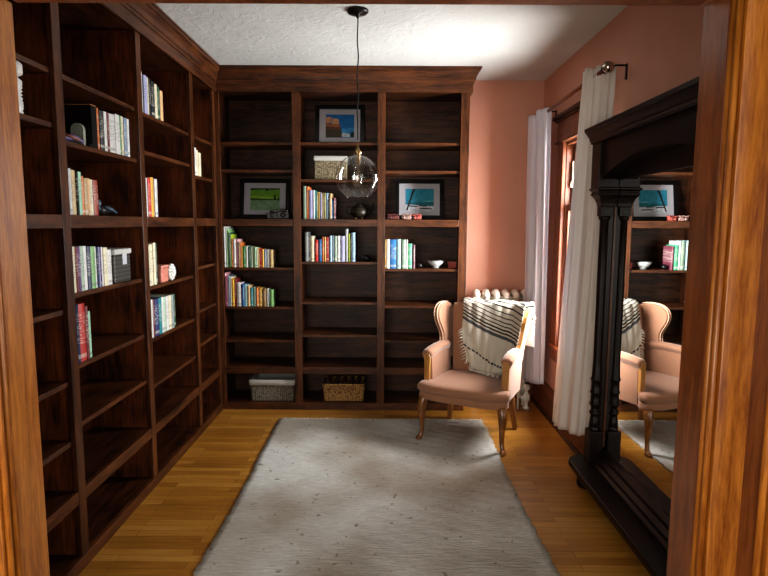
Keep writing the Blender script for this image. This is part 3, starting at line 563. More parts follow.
# arched bookend + figurines
t = thing('bookend', 'speckled stone arch bookend on a black base beside white books', 'bookend', (XL-.062, 2.50, 1.7905), 0)
bm = bmesh.new(); q = [(-.028, 0), (.028, 0), (.028, .07)]+[(.028*math.cos(a), .07+.028*math.sin(a)) for a in [PI*k/10 for k in range(1, 10)]]+[(-.028, .07)]
prism(bm, q, 0, .02, 'xz'); obj('arch', bm, flat('speckled_stone', '#8b8d7c', .6, bump=.5, bscale=160, var=.4), t, world=False, bevel=.002)
obj('base', box(-.045, .045, .02, .05, 0, .012), M['black'], t, world=False)
o = obj('book', box(0, .13, 0, .045, 0, .185), M['black'], None); o.location = (XL-.155, 2.557, 1.7906); tag(o, 'large black book with orange top edge, cover facing out behind the stone arch', 'book')
obj('orange_edge', box(.0, .129, .003, .043, .1845, .188), flat('orange_edge', '#c98a4c', .6), o, world=False)
def figure(label, loc, rz, s, body, acc):
    t = thing('figurine', label, 'figurine', loc, rz)
    bm = bmesh.new(); tube(bm, [(0, 0, .018*s), (.03*s, .004*s, .022*s), (.06*s, 0, .018*s), (.085*s, .004*s, .030*s), (.11*s, 0, .012*s), (.13*s, 0, .010*s)], [.013*s, .018*s, .016*s, .012*s, .009*s, .006*s], 10)
    obj('body', bm, body, t, world=False, subsurf=1)
    bm = bmesh.new(); sphere(bm, (-.012*s, 0, .042*s), .015*s, 12, 8); tube(bm, [(0, 0, .02*s), (-.008*s, 0, .034*s)], .007*s, 8); obj('head', bm, acc, t, world=False)
    bm = bmesh.new()
    for sx, x in ((1, .06), (-1, .085)): tube(bm, [(.02*s, sx*.012*s, .03*s), (.045*s, sx*.022*s, .022*s), (x*s, sx*.02*s, .012*s)], [.006*s, .006*s, .004*s], 8)
    obj('arm', bm, acc, t, world=False)
figure('small reclining figurine in purple and cream left of the stone arch', (XL-.05, 2.345, 1.7905), PI/2*.8, .95, flat('purple_glaze', '#5a4a70', .4), flat('cream_red_glaze', '#8a5444', .4))
figure('black reclining figurine with spotted body right of the rust red book', (XL-.055, 2.64, 1.4925), PI/2, 1.35, flat('spotted_black_glaze', '#24211e', .35, bscale=70, var=2.5), flat('blue_grey_glaze', '#4a5a66', .4))
# white ceramic bottle by the left jamb
t = thing('ceramic_bottle', 'white ceramic bottle with ribbed lower body high on the left wall', 'bottle', (XL-.05, 2.06, 1.8455))
bm = bmesh.new(); pr = [(.028, 0), (.034, .004)]
for k in range(9): pr += [(.030+.004*math.sin(k), .012+.012*k), (.034, .018+.012*k)]
pr += [(.022, .125), (.020, .13)]; lathe(bm, pr, n=20); obj('body', bm, M['creamcer'], t, world=False)
bm = bmesh.new(); lathe(bm, [(.020, .128), (.036, .136), (.038, .142), (.038, .170), (.03, .179), (.001, .180)], n=20); obj('stopper', bm, M['creamcer'], t, world=False)
# pink tin and white flower
t = thing('tin', 'small pink and orange striped tin on a left wall shelf', 'tin', (XL-.07, 3.32, 1.1125), 0)
bm = bmesh.new(); bx(bm, -.045, .045, -.055, .055, 0, .085); obj('body', bm, flat('pink_orange_print', '#c27a68', .5, bscale=40, var=.35), t, world=False, bevel=.006)
obj('lid', box(-.047, .047, -.057, .057, .085, .1), flat('salmon_lid', '#c98a7a', .45), t, world=False, bevel=.004)
t = thing('fabric_flower', 'white ruffled flower ornament leaning beside the pink tin', 'ornament', (XL-.02, 3.415, 1.1125), 0)
bm = bmesh.new()
for ring, (n, r) in enumerate(((11, .040), (8, .026), (5, .012))):
    for k in range(n):
        a = 2*PI*k/n+ring*.3; sphere(bm, (-.004+.006*ring, r*math.cos(a), .052+r*math.sin(a)), .0125, 8, 6)
obj('petals', bm, M['creamcer'], t, world=False)
# teapot
t = thing('teapot', 'dark patterned teapot with curved spout below the glass globe', 'teapot', (-.207, 4.40, 1.4925))
bm = bmesh.new(); lathe(bm, [(.030, .012), (.05, .022), (.064, .045), (.066, .062), (.058, .085), (.038, .1), (.022, .106)], n=24); obj('body', bm, flat('dark_olive_bronze', '#2c261c', .38, .4, bump=.8, bscale=60, var=.4), t, world=False)
bm = bmesh.new(); lathe(bm, [(.030, .1), (.028, .11), (.014, .12), (.006, .122), (.006, .128), (.010, .134), (.008, .142), (.001, .146)], n=20); obj('lid', bm, M['bronze'], t, world=False)
bm = bmesh.new(); tube(bm, [(.055, 0, .045), (.082, 0, .05), (.098, 0, .075), (.102, 0, .1), (.114, 0, .118), (.12, 0, .12)], [.015, .013, .010, .008, .007, .008], 10); obj('spout', bm, M['bronze'], t, world=False, subsurf=1)
bm = bmesh.new(); tube(bm, [(-.055, 0, .09), (-.082, 0, .105), (-.1, 0, .09), (-.1, 0, .06), (-.085, 0, .035), (-.056, 0, .035)], .006, 8); obj('handle', bm, M['bronze'], t, world=False, subsurf=1)
bm = bmesh.new()
for k in range(4): sphere(bm, (.036*math.cos(PI/4+k*PI/2), .036*math.sin(PI/4+k*PI/2), .009), .009, 8, 6)
obj('foot', bm, M['brass'], t, world=False)
# bowl, red box, dark small things, mosaic boxes
t = thing('bowl', 'small white bowl with grey decoration between books and red box', 'bowl', (.396, 4.45, 1.1175))
bm = bmesh.new(); lathe(bm, [(.026, 0), (.026, .01), (.045, .024), (.060, .042), (.067, .060), (.063, .060), (.055, .042), (.038, .026), (.001, .02)], n=28, caps=False); obj('body', bm, flat('white_grey_glaze', '#b9bdb9', .3, bscale=45, var=.35), t, world=False, smooth=True)
bm = bmesh.new(); lathe(bm, [(.069, .059), (.070, .062), (.064, .064), (.062, .060)], n=28, caps=False); obj('rim', bm, M['darkmetal'], t, world=False)
o = obj('small_box', box(-.032, .032, -.025, .025, 0, .047), M['redbox'], None, bevel=.003); o.location = (.522, 4.45, 1.1175); tag(o, 'small brick red box at the right end of the bowl shelf', 'box')
obj('lid', box(-.034, .034, -.027, .027, .036, .050), flat('rose_lid', '#b45f55', .6), o, world=False, bevel=.002)
bm = bmesh.new(); sphere(bm, (0, 0, .022), .024, 14, 8, sz=.9); o = obj('pebble', bm, M['black'], None); o.location = (.262, 4.38, 1.1178); tag(o, 'small dark round stone between the last book and the bowl', 'stone')
bm = bmesh.new(); sphere(bm, (0, 0, .026), .032, 14, 8, sz=.8); sphere(bm, (.02, 0, .018), .022, 10, 8, sz=.8); o = obj('pebble', bm, M['black'], None); o.location = (-.155, 4.39, 1.1684); tag(o, 'dark rounded stone right of the books below the teapot', 'stone')
mos = [flat('mosaic_red', '#4a2420', .5, bscale=110, var=1.9), flat('mosaic_cream', '#8d6f66', .5, bscale=110, var=.9), flat('mosaic_coral', '#8a4238', .5, bscale=110, var=1.0)]
for k, (x, w, m, lb) in enumerate(((.055, .09, 0, 'dark red mosaic trinket box, leftmost in front of the sea picture'), (.155, .075, 1, 'cream and pink mosaic trinket box in front of the sea picture'), (.235, .07, 2, 'coral mosaic trinket box, rightmost in front of the sea picture'))):
    t = thing('trinket_box', lb, 'box', (x, 4.355, 1.4925)); obj('body', box(-w/2, w/2, -.016, .022, 0, .03), mos[m], t, world=False, bevel=.006); obj('lid', box(-w/2-.002, w/2+.002, -.018, .024, .031, .043), mos[m], t, world=False, bevel=.005)
# ================================================================== pendant lamp
PX, PY, PZ = -.158, 3.183, 1.718
t = thing('pendant_lamp', 'clear glass globe pendant with brass socket on a thin black cord', 'lamp', (PX, PY, PZ))
bm = bmesh.new(); lathe(bm, [(.058, 2.599), (.058, 2.59), (.05, 2.582), (.012, 2.578), (.008, 2.56), (.003, 2.555)], PX, PY, 0, 28); obj('canopy', bm, M['darkmetal'], t)
bm = bmesh.new(); pts = [(PX+.004*math.sin(k*1.1)*math.sin(PI*k/20), PY+.003*math.cos(k*.9)*math.sin(PI*k/20), 1.92+(2.575-1.894)*k/20) for k in range(21)]; tube(bm, pts, .0035, 8); obj('cord', bm, M['cordblack'], t)
bm = bmesh.new(); prof = []
rr_ = .122
for k in range(29):
    a = -1.0+k*(2.50/28); prof.append((rr_*math.cos(a), PZ+rr_*math.sin(a)))
prof = [(prof[0][0]*.985, prof[0][1]-.003)]+prof+[(.022, 1.842), (.024, 1.850)]
lathe(bm, prof, PX, PY, 0, 48, caps=False); obj('globe_shade', bm, M['globe'], t)
bm = bmesh.new(); z0 = prof[0][1]; lathe(bm, [(prof[0][0]-.002, z0-.002), (prof[0][0]+.002, z0-.002), (prof[0][0]+.002, z0+.002), (prof[0][0]-.002, z0+.002), (prof[0][0]-.002, z0-.002)], PX, PY, 0, 40, caps=False); obj('shade_rim', bm, M['globe'], t)
bm = bmesh.new(); lathe(bm, [(.004, 1.899), (.007, 1.894), (.008, 1.874), (.017, 1.862), (.022, 1.852), (.015, 1.846), (.0145, 1.784), (.001, 1.784)], PX, PY, 0, 24); obj('socket', bm, M['brass'], t)
bm = bmesh.new(); lathe(bm, [(.013, 1.776), (.014, 1.764), (.022, 1.739), (.028, 1.709), (.026, 1.686), (.016, 1.668), (.001, 1.662)], PX, PY, 0, 24, caps=False); obj('bulb', bm, M['globe'], t)
bm = bmesh.new()
for k in range(6):
    a = k*PI/3; tube(bm, [(PX+.006*math.cos(a), PY+.006*math.sin(a), 1.759), (PX+.012*math.cos(a+.4), PY+.012*math.sin(a+.4), 1.694)], .0007, 5)
obj('filament', bm, M['brass'], t)
# ================================================================== radiator
t = thing('radiator', 'cream cast iron column radiator under the far curtain behind the chair', 'radiator', (.92, 4.55, 0))
for k in range(6):
    x = .73+.078*k
    bm = bmesh.new()
    for yy in (4.48, 4.58):
        tube(bm, [(x, yy, .12), (x, yy, .16), (x, yy, .84), (x, yy, .88)], [.024, .018, .018, .026], 10)
    tube(bm, [(x, 4.46, .87), (x, 4.48, .90), (x, 4.53, .915), (x, 4.58, .90), (x, 4.60, .87)], [.02, .028, .03, .028, .02], 12)
    tube(bm, [(x, 4.46, .13), (x, 4.53, .10), (x, 4.60, .13)], [.02, .028, .02], 12)
    if k in (0, 5): tube(bm, [(x, 4.48, .11), (x, 4.47, .05), (x, 4.465, .001)], [.018, .013, .018], 10)
    obj('section', bm, M['white_enamel'], t, smooth=True)
bm = bmesh.new(); tube(bm, [(.70, 4.53, .87), (1.15, 4.53, .87)], .015, 10); obj('hub', bm, M['white_enamel'], t)
bm = bmesh.new(); px_, py_ = 1.125, 4.38
lathe(bm, [(.014, .0), (.028, .004), (.028, .014), (.016, .02), (.016, .06), (.028, .07), (.030, .10), (.024, .12), (.013, .13), (.013, .155), (.026, .16), (.028, .18), (.02, .195), (.001, .197)], px_, py_, 0, 18)
tube(bm, [(px_, py_, .09), (px_-.05, py_+.03, .09), (1.1, 4.47, .12)], [.014, .016, .016], 10); lathe(bm, [(.022, -.012), (.022, .012)], px_-.03, py_, .09, 12, axis='x')
obj('valve', bm, M['white_enamel'], t, smooth=False)
bm = bmesh.new(); tube(bm, [(1.055, 4.36, .001), (1.055, 4.36, .30), (1.07, 4.42, .34)], .010, 10); obj('pipe', bm, M['white_enamel'], t)
# ================================================================== curtains and rod
t = thing('curtain_rod', 'wooden curtain rod with silver ball finial above the window', 'curtain rod', (1.15, 3.7, 2.27))
bm = bmesh.new(); tube(bm, [(1.15, 3.09, 2.278), (1.15, 4.325, 2.262)], .0115, 14); obj('rod', bm, M['brown_y'], t)
bm = bmesh.new(); sphere(bm, (1.15, 3.055, 2.278), .030); obj('finial', bm, M['nickel'], t); bm = bmesh.new(); sphere(bm, (1.15, 4.33, 2.262), .019); obj('finial', bm, M['darkmetal'], t)
bm = bmesh.new(); lathe(bm, [(.016, 0), (.022, .004), (.022, .012), (.014, .016), (.014, .03)], 1.15, 3.085, 2.275, 16, axis='y'); obj('collar', bm, M['darkmetal'], t)
bm = bmesh.new(); lathe(bm, [(.026, 0), (.026, .008), (.018, .008), (.018, 0)], 1.15, 4.30, 2.262, 16, axis='y', caps=False); obj('collar', bm, M['darkmetal'], t)
for y in (3.075, 4.31):
    bm = bmesh.new(); tube(bm, [(1.15, y, 2.28), (1.2, y, 2.292), (1.251, y, 2.292)], .005, 8); bx(bm, 1.25, 1.2569, y-.008, y+.008, 2.22, 2.30); obj('bracket', bm, M['darkmetal'], t)
def curtain(label, top, bot, ztop, zbot, nf, amp, seed, m, power=1.0):
    rnd = random.Random(seed); nu, nv = 150, 60; ph = rnd.uniform(0, 6)
    def lerp(P_, u):
        k = u*(len(P_)-1); i = min(int(k), len(P_)-2); f = k-i; return [a+(b-a)*f for a, b in zip(P_[i], P_[i+1])]
    bm = bmesh.new(); G = []
    for j in range(nv+1):
        v = j/nv; rw = []
        for i in range(nu+1):
            u = i/nu; T = lerp(top, u); B = lerp(bot, u); w = v**power
            x = T[0]+(B[0]-T[0])*w; y = T[1]+(B[1]-T[1])*w; zb = lerp(zbot, u)[0]; z = ztop+(zb-ztop)*v
            a = lerp(top, min(1, u+.02)); b_ = lerp(top, max(0, u-.02)); dx, dy = a[0]-b_[0], a[1]-b_[1]; l = math.hypot(dx, dy); nx, ny = -dy/l, dx/l
            uu = u+.035*math.sin(2*PI*u*2+ph)+.02*math.sin(v*2.5+u*5)
            am = amp*(.75+.35*math.sin(u*11+ph))*(.8+.5*v)
            f = am*math.sin(2*PI*nf*uu+.5*math.sin(v*3+ph))+.25*am*math.sin(2*PI*nf*2.3*uu+2*v)*(1-.6*v)
            if v < .06: f += .3*amp*math.sin(2*PI*nf*3*u)*(1-v/.06)
            rw.append(bm.verts.new((x+nx*f, y+ny*f, z+.004*math.sin(u*23))))
        G.append(rw)
    for j in range(nv):
        for i in range(nu):
            f = bm.faces.new((G[j][i], G[j][i+1], G[j+1][i+1], G[j+1][i])); f.smooth = True
    o = obj('curtain', bm, m, None, solid=.0012, origin=(top[0][0], top[0][1], zbot[0][0])); tag(o, label, 'curtain', None)
    return o
curtain('white sheer curtain bunched at the far side of the window behind the chair', [(1.078, 4.47), (1.165, 4.38), (1.105, 4.26), (1.11, 4.17), (1.17, 4.12)], [(1.095, 4.42), (1.13, 4.34), (1.13, 4.24), (1.16, 4.18), (1.19, 4.12)], 2.285, [(.22,), (.25,), (.27,)], 4.5, .015, 3, M['curtain'])
curtain('white curtain hanging at the near side of the window beside the tall mirror', [(1.11, 3.34), (1.105, 3.24), (1.16, 3.17), (1.225, 3.135)], [(1.15, 3.79), (1.14, 3.60), (1.16, 3.40), (1.215, 3.25)], 2.315, [(.105,), (.135,), (.17,), (.20,)], 4.5, .017, 11, M['curtain_near'], power=.9)
# ================================================================== tall pier mirror
t = thing('pier_mirror', 'tall near-black pier mirror with turned columns and low platform', 'mirror', (1.15, 2.4, 0))
YA, YB = 1.87, 3.03; MX = 1.21
def round_slab(x0, x1, y0, y1, r, z0, z1):
    bm = bmesh.new(); p = [(x1, y0), (x1, y1)]+[(x0+r-r*math.sin(a), y1-r+r*math.cos(a)) for a in [PI/2*k/8 for k in range(9)]]+[(x0+r-r*math.cos(a), y0+r-r*math.sin(a)) for a in [PI/2*k/8 for k in range(9)]]
    prism(bm, p, z0, z1, 'xy'); return bm
obj('platform', round_slab(1.035, XW-.037, 1.68, 3.13, .09, .118, .15), M['ebony_y'], t, bevel=.006)
obj('skirt', round_slab(1.075, XW-.037, 1.72, 3.08, .07, .06, .118), M['ebony_y'], t, bevel=.004)
for y in (1.76, 3.03):
    bm = bmesh.new(); lathe(bm, [(.025, 0), (.042, .008), (.048, .03), (.042, .052), (.03, .06)], 1.125, y, 0, 20); obj('bun_foot', bm, M['ebony_z'], t, smooth=True)
obj('backboard', box(MX+.008, XW-.037, YA-.06, 3.085, .15, 1.92), M['ebony_z'], t)
obj('mirror_glass', box(MX, MX+.007, YA-.01, 3.05, .235, 1.70), M['mirror'], t)
bm = bmesh.new(); prism(bm, [(MX+.006, .15), (1.14, .15), (1.14, .165), (1.155, .175), (1.157, .19), (1.178, .205), (1.18, .222), (MX-.008, .238), (MX+.006, .24)], YA-.04, YB-.043, 'xz'); obj('bottom_rail', bm, M['ebony_y'], t)
bm = bmesh.new(); bx(bm, MX-.006, MX+.012, 3.05, 3.085, .15, 1.9); obj('side_stile', bm, M['ebony_z'], t)
obj('column_backing', box(1.176, MX-.0005, 3.018, 3.043, .24, 1.655), M['ebony_z'], t, bevel=.003)
obj('glass_bead', box(MX-.005, MX-.0003, 3.010, 3.0178, .24, 1.69), M['rail_z'], t)
bm = bmesh.new()
for k in range(1): bx(bm, MX-.010, MX+.010, YA-.04, 3.03, 1.695, 1.9)
obj('top_rail', bm, M['ebony_y'], t)
colp = [(r*.86 if z < .64 or z > 1.488 else r*.78, z) for r, z in [(.036, .335), (.037, .342), (.036, .350), (.030, .356), (.035, .36), (.031, .385), (.028, .41), (.026, .416), (.029, .421), (.036, .431), (.036, .437), (.028, .447), (.025, .454), (.026, .462), (.032, .474), (.037, .484), (.037, .490), (.032, .494), (.031, .54), (.036, .546), (.036, .555), (.0315, .56), (.031, .61), (.036, .617), (.037, .626), (.031, .634), (.0305, .72), (.030, 1.20), (.0285, 1.485), (.034, 1.492), (.035, 1.505), (.03, 1.51)]]
for y in (YA, YB):
    bm = bmesh.new(); lathe(bm, colp, 1.160, y, 0, 24); cobj = obj('column', bm, M['ebony_z'], t, smooth=True)
    obj('plinth_block', box(1.122, 1.198, y-.038, y+.038, .15, .335), M['ebony_z'], t, bevel=.005)
    bm = bmesh.new(); bx(bm, 1.130, 1.192, y-.031, y+.031, 1.508, 1.556)
    for (sx, xx) in ((1, 0),): bx(bm, 1.1265, 1.131, y-.014, y+.014, 1.516, 1.548)
    bx(bm, 1.142, 1.18, y-.0345, y+.0345, 1.518, 1.546)
    obj('neck_block', bm, M['ebony_z'], t, bevel=.003)
    # flaring capital
    bm = bmesh.new(); rings = []
    for z, e in ((1.556, .0), (1.575, .004), (1.60, .014), (1.618, .028), (1.626, .030), (1.63, .024), (1.638, .026), (1.645, .036), (1.655, .036)):
        rings.append([(1.130-e, y-.031-e, z), (1.209, y-.031-e, z), (1.209, y+.031+e, z), (1.130-e, y+.031+e, z)])
    loft(bm, rings, smooth=False); obj('capital', bm, M['ebony_y'], t, bevel=.003)
    bm = bmesh.new(); bx(bm, 1.10, MX, y-.05, y+.06, 1.655, 1.89); obj('pilaster_block', bm, M['ebony_z'], t, bevel=.004)
# frieze with shallow arch underneath
bm = bmesh.new(); ya, yb = YA+.05, YB-.05; q = [(ya, 1.895), (ya, 1.70)]
for k in range(25):
    u = k/24; y = ya+(yb-ya)*u; zz = 1.70+.092*(max(0, math.sin(PI*u))**.8); q.append((y, zz))
q += [(yb, 1.70), (yb, 1.895)]
prism(bm, q, 1.118, MX-.001, 'yz'); obj('arched_frieze', bm, M['ebony_y'], t)
cp = [(XW-.002, 1.888), (1.094, 1.888), (1.094, 1.900), (1.088, 1.905), (1.086, 1.917), (1.080, 1.928), (1.074, 1.942), (1.073, 1.949), (1.066, 1.952), (1.066, 1.970), (XW-.002, 1.970)]
bm = bmesh.new(); r0 = []; 
def cr(yc, s): return [(x, yc+s*(1.098-x if x < 1.2 else .0)+ (0 if x < 1.2 else s*0), z) for x, z in cp]
def ring_end(s, yb_):
    out = []
    for x, z in cp:
        e = next((1.098-xx) for xx, zz in cp[1:-1] if abs(zz-z) < 1e-6 or True and abs(zz-z) < .02)
        out.append((x, yb_+s*e, z))
    return out
loft(bm, [ring_end(-1, YA-.05), ring_end(1, 3.097)], smooth=False); obj('cornice', bm, M['ebony_y'], t)
# ================================================================== rug
def rug():
    rnd = random.Random(5); bm = bmesh.new(); nx, ny = 40, 150; x0, x1, y0, y1 = -.785, .722, 1.72, 4.085; G = []
    for j in range(ny+1):
        v = j/ny; y = y0+(y1-y0)*v; el = rnd.uniform(-.006, .006); er = rnd.uniform(-.006, .006)
        G.append([bm.verts.new((x0+el*(1-i/nx)+(x1+er-x0-el)*i/nx+.006*math.sin(v*9)*(1 if i > nx/2 else -1), y+.004*math.sin(i*.7), .011+.0015*math.sin(i*1.3+j)+(.001 if j % 2 else 0))) for i in range(nx+1)])
    for j in range(ny):
        for i in range(nx):
            bm.faces.new((G[j][i], G[j][i+1], G[j+1][i+1], G[j+1][i])).smooth = True
    edge = [G[0][i] for i in range(nx+1)]+[G[j][nx] for j in range(1, ny+1)]+[G[ny][i] for i in range(nx-1, -1, -1)]+[G[j][0] for j in range(ny-1, 0, -1)]
    low = [bm.verts.new((v.co.x, v.co.y, .001)) for v in edge]; n = len(edge)
    for i in range(n): bm.faces.new((edge[i], edge[(i+1) % n], low[(i+1) % n], low[i]))
    o = obj('woven_rug', bm, M['rug'], None, origin=(0, 2.9, 0)); tag(o, 'off-white rag rug with fringed far edge on the wooden floor', 'rug')
    bm = bmesh.new()
    for k in range(95):
        x = x0+.01+(x1-x0-.02)*k/94; l = rnd.uniform(.02, .045); d = rnd.uniform(-.008, .008)
        tube(bm, [(x, y1-.004, .008), (x+d*.5, y1+l*.5, .006), (x+d, y1+l, .003)], [.005, .0045, .003], 5)
    obj('fringe', bm, M['rugfringe'], o)
rug()
# ================================================================== wing chair
CX, CY, CR = .605, 3.812, math.radians(-26)
ch = thing('wingback_armchair', 'dusty pink velvet wingback armchair with wooden legs in far right corner', 'armchair', (CX, CY, 0), CR)
def cobj_(name, bm, m, parent=ch, **k): return obj(name, bm, m, parent, world=False, **k)
# seat: T-shaped cushion
def outline_ring(pts, z, s=1, cx=0, cy=-.02): return [(cx+(x-cx)*s, cy+(y-cy)*s, z) for x, y in pts]
def densify(pts, k=4):
    o = []
    for i in range(len(pts)):
        a, b = pts[i], pts[(i+1) % len(pts)]
        for j in range(k): o.append((a[0]+(b[0]-a[0])*j/k, a[1]+(b[1]-a[1])*j/k))
    return o
def soft(pts, z0, z1, crown=.01, r=.015):
    bm = bmesh.new(); rings = [outline_ring(pts, z0, .90), outline_ring(pts, z0, .97), outline_ring(pts, z0+r*.5, 1.0), outline_ring(pts, (z0+z1)/2, 1.008), outline_ring(pts, z1-r, 1.0), outline_ring(pts, z1, .96), outline_ring(pts, z1+crown*.6, .8), outline_ring(pts, z1+crown, .5), outline_ring(pts, z1+crown, .15)]
    loft(bm, rings); return bm
seatp = densify([(-.255, -.27), (-.17, -.295), (.17, -.295), (.255, -.27), (.312, -.245), (.315, -.19), (.262, -.14), (.24, .22), (-.24, .22), (-.262, -.14), (-.315, -.19), (-.312, -.245)], 3)
cobj_('seat_cushion', soft(seatp, .345, .403, .006, .02), M['velvet'], subsurf=1)
railp = densify([(-.25, -.262), (-.17, -.285), (.17, -.285), (.25, -.262), (.300, -.24), (.303, -.19), (.255, -.13), (.235, .235), (-.235, .235), (-.255, -.13), (-.303, -.19), (-.300, -.24)], 3)
cobj_('seat_rail', soft(railp, .290, .350, .0, .012), M['velvet'], subsurf=1)
# front cabriole legs
for s in (-1, 1):
    bm = bmesh.new(); pts = [(s*.262, -.225, .315), (s*.266, -.23, .29), (s*.276, -.242, .26), (s*.279, -.246, .22), (s*.276, -.244, .16), (s*.272, -.238, .10), (s*.274, -.240, .06), (s*.283, -.25, .03), (s*.290, -.262, .014)]
    tube(bm, pts, [.032, .033, .032, .028, .021, .016, .0145, .018, .013], 12); 
    sphere(bm, (s*.289, -.262, .018), .024, 14, 8, sz=.75); cobj_('leg', bm, M['chairwood'], subsurf=1)
    bm = bmesh.new(); a = [(s*.215, .20, .33), (s*.22, .205, .25), (s*.235, .222, .12), (s*.248, .245, .004)]
    rings = [[(x+dx*w, y+dy*w, z) for dx, dy in ((-1, -1), (1, -1), (1, 1), (-1, 1))] for (x, y, z), w in zip(a, (.022, .022, .019, .015))]
    loft(bm, rings, smooth=False); cobj_('leg', bm, M['chairwood'], bevel=.004)
# back rest: padded slab leaning back, slightly curved, with channels
def back():
    bm = bmesh.new(); nx, nz = 24, 18
    def P_(u, v, side):
        z = .36+(.515)*v; hw = .215+.048*v
        top = 1-.10*max(0, v-.72)/.28*0
        x = (u*2-1)*hw; z += (.018*math.cos((u*2-1)*PI/2)+.0)*max(0, v-.6)/.4
        y = .20+.115*v+.012*math.cos((u*2-1)*PI/2)
        if side == 0:
            y -= .030*(math.sin(PI*min(1, max(0, v*.92+.04)))**.5)*(math.cos((u*2-1)*PI/2*.9)**.4)
            for c in (.19, .81): y += .012*math.exp(-((u-c)/.018)**2)
        else: y += .05
        return (x, y, z)
    F = [[bm.verts.new(P_(i/nx, j/nz, 0)) for i in range(nx+1)] for j in range(nz+1)]
    B = [[bm.verts.new(P_(i/nx, j/nz, 1)) for i in range(nx+1)] for j in range(nz+1)]
    for j in range(nz):
        for i in range(nx):
            bm.faces.new((F[j][i], F[j][i+1], F[j+1][i+1], F[j+1][i])).smooth = True
            bm.faces.new((B[j][i+1], B[j][i], B[j+1][i], B[j+1][i+1])).smooth = True
    for j in range(nz):
        bm.faces.new((B[j][0], F[j][0], F[j+1][0], B[j+1][0])).smooth = True; bm.faces.new((F[j][nx], B[j][nx], B[j+1][nx], F[j+1][nx])).smooth = True
    for i in range(nx):
        bm.faces.new((F[nz][i], F[nz][i+1], B[nz][i+1], B[nz][i])).smooth = True; bm.faces.new((B[0][i], B[0][i+1], F[0][i+1], F[0][i])).smooth = True
    return bm
cobj_('backrest', back(), M['velvet'], bevel=.012, subsurf=1)
# wings: profile in (y, z); x flares outward to the front
WP = [(.325, .48), (.34, .56), (.355, .70), (.37, .85), (.34, .875), (.28, .882), (.21, .882), (.155, .868), (.118, .84), (.102, .80), (.108, .755), (.130, .715), (.145, .675), (.142, .64), (.125, .61), (.11, .55), (.12, .48)]
def wing_x(y, z): return .252+.018*max(0, (.36-y)/.25)+.20*max(0, z-.58)
def wing(s):
    bm = bmesh.new(); n = len(WP); cy, cz = .24, .69; ringsets = []
    for (d, sc) in ((-.020, .80), (-.027, .93), (-.020, 1.0), (.0, 1.02), (.016, 1.0), (.020, .92), (.018, .7)):
        ringsets.append([(s*(wing_x(y, z)+d), cy+(y-cy)*(1-(1-sc)*.55), cz+(z-cz)*(1-(1-sc)*.35)) for y, z in WP])
    loft(bm, ringsets); return bm
for s in (-1, 1):
    w = cobj_('wing', wing(s), M['velvet'], subsurf=1)
    bm = bmesh.new(); seg = WP[4:16]
    if s < 0:
        tube(bm, [(s*(wing_x(y, z)-.008), y-.004 if z < .86 else y, z+(.004 if z > .86 else 0)) for y, z in seg], .0045, 6); tube(bm, [(s*(wing_x(y, z)+.014), y-.004 if z < .86 else y, z+(.004 if z > .86 else 0)) for y, z in seg], .0045, 6); cobj_('piping', bm, M['piping'], w, subsurf=1)
    else:
        rings = []
        for k, (y, z) in enumerate(seg[2:]):
            x = s*wing_x(y, z); rings.append([(x-.016, y-.012, z), (x+.018, y-.012, z), (x+.018, y+.010, z+.004), (x-.016, y+.010, z+.004)])
        loft(bm, rings, smooth=False); cobj_('show_wood_edge', bm, M['facing'], w, bevel=.004)
# arms
for s in (-1, 1):
    bm = bmesh.new(); rings = []
    for y, zt, wd, dx in ((-.175, .594, .034, .002), (-.165, .606, .042, .002), (-.08, .618, .045, 0), (.0, .622, .044, -.002), (.10, .622, .040, -.006), (.20, .61, .034, -.012)):
        x = s*(.272+dx); ring = []
        for k in range(14):
            a = -PI/2+2*PI*k/14
            ring.append((x+wd*math.cos(a)*(1 if math.sin(a) > -.2 else .8), y, zt-.03+.034*math.sin(a)))
        rings.append(ring)
    loft(bm, rings)
    # side panel under the roll
    bm2 = bm; rings = []
    for y in (-.155, -.05, .08, .23):
        x0, x1 = s*.245, s*.285
        rings.append([(x0-s*.012, y, .34), (x1-s*.006, y, .30), (x1, y, .45), (x1+s*.004, y, .59), (x0, y, .59)])
    loft(bm2, rings, smooth=False)
    a = cobj_('arm', bm, M['velvet'], bevel=.006)
    bm = bmesh.new(); x = s*.270
    q = [(x-.020, .385), (x+.020, .385), (x+.021, .50), (x+.024, .565), (x+.018, .582), (x, .588), (x-.018, .582), (x-.022, .565), (x-.020, .50)]
    prism(bm, q, -.180, -.157, 'xz'); cobj_('arm_facing', bm, M['facing'], a, bevel=.004)
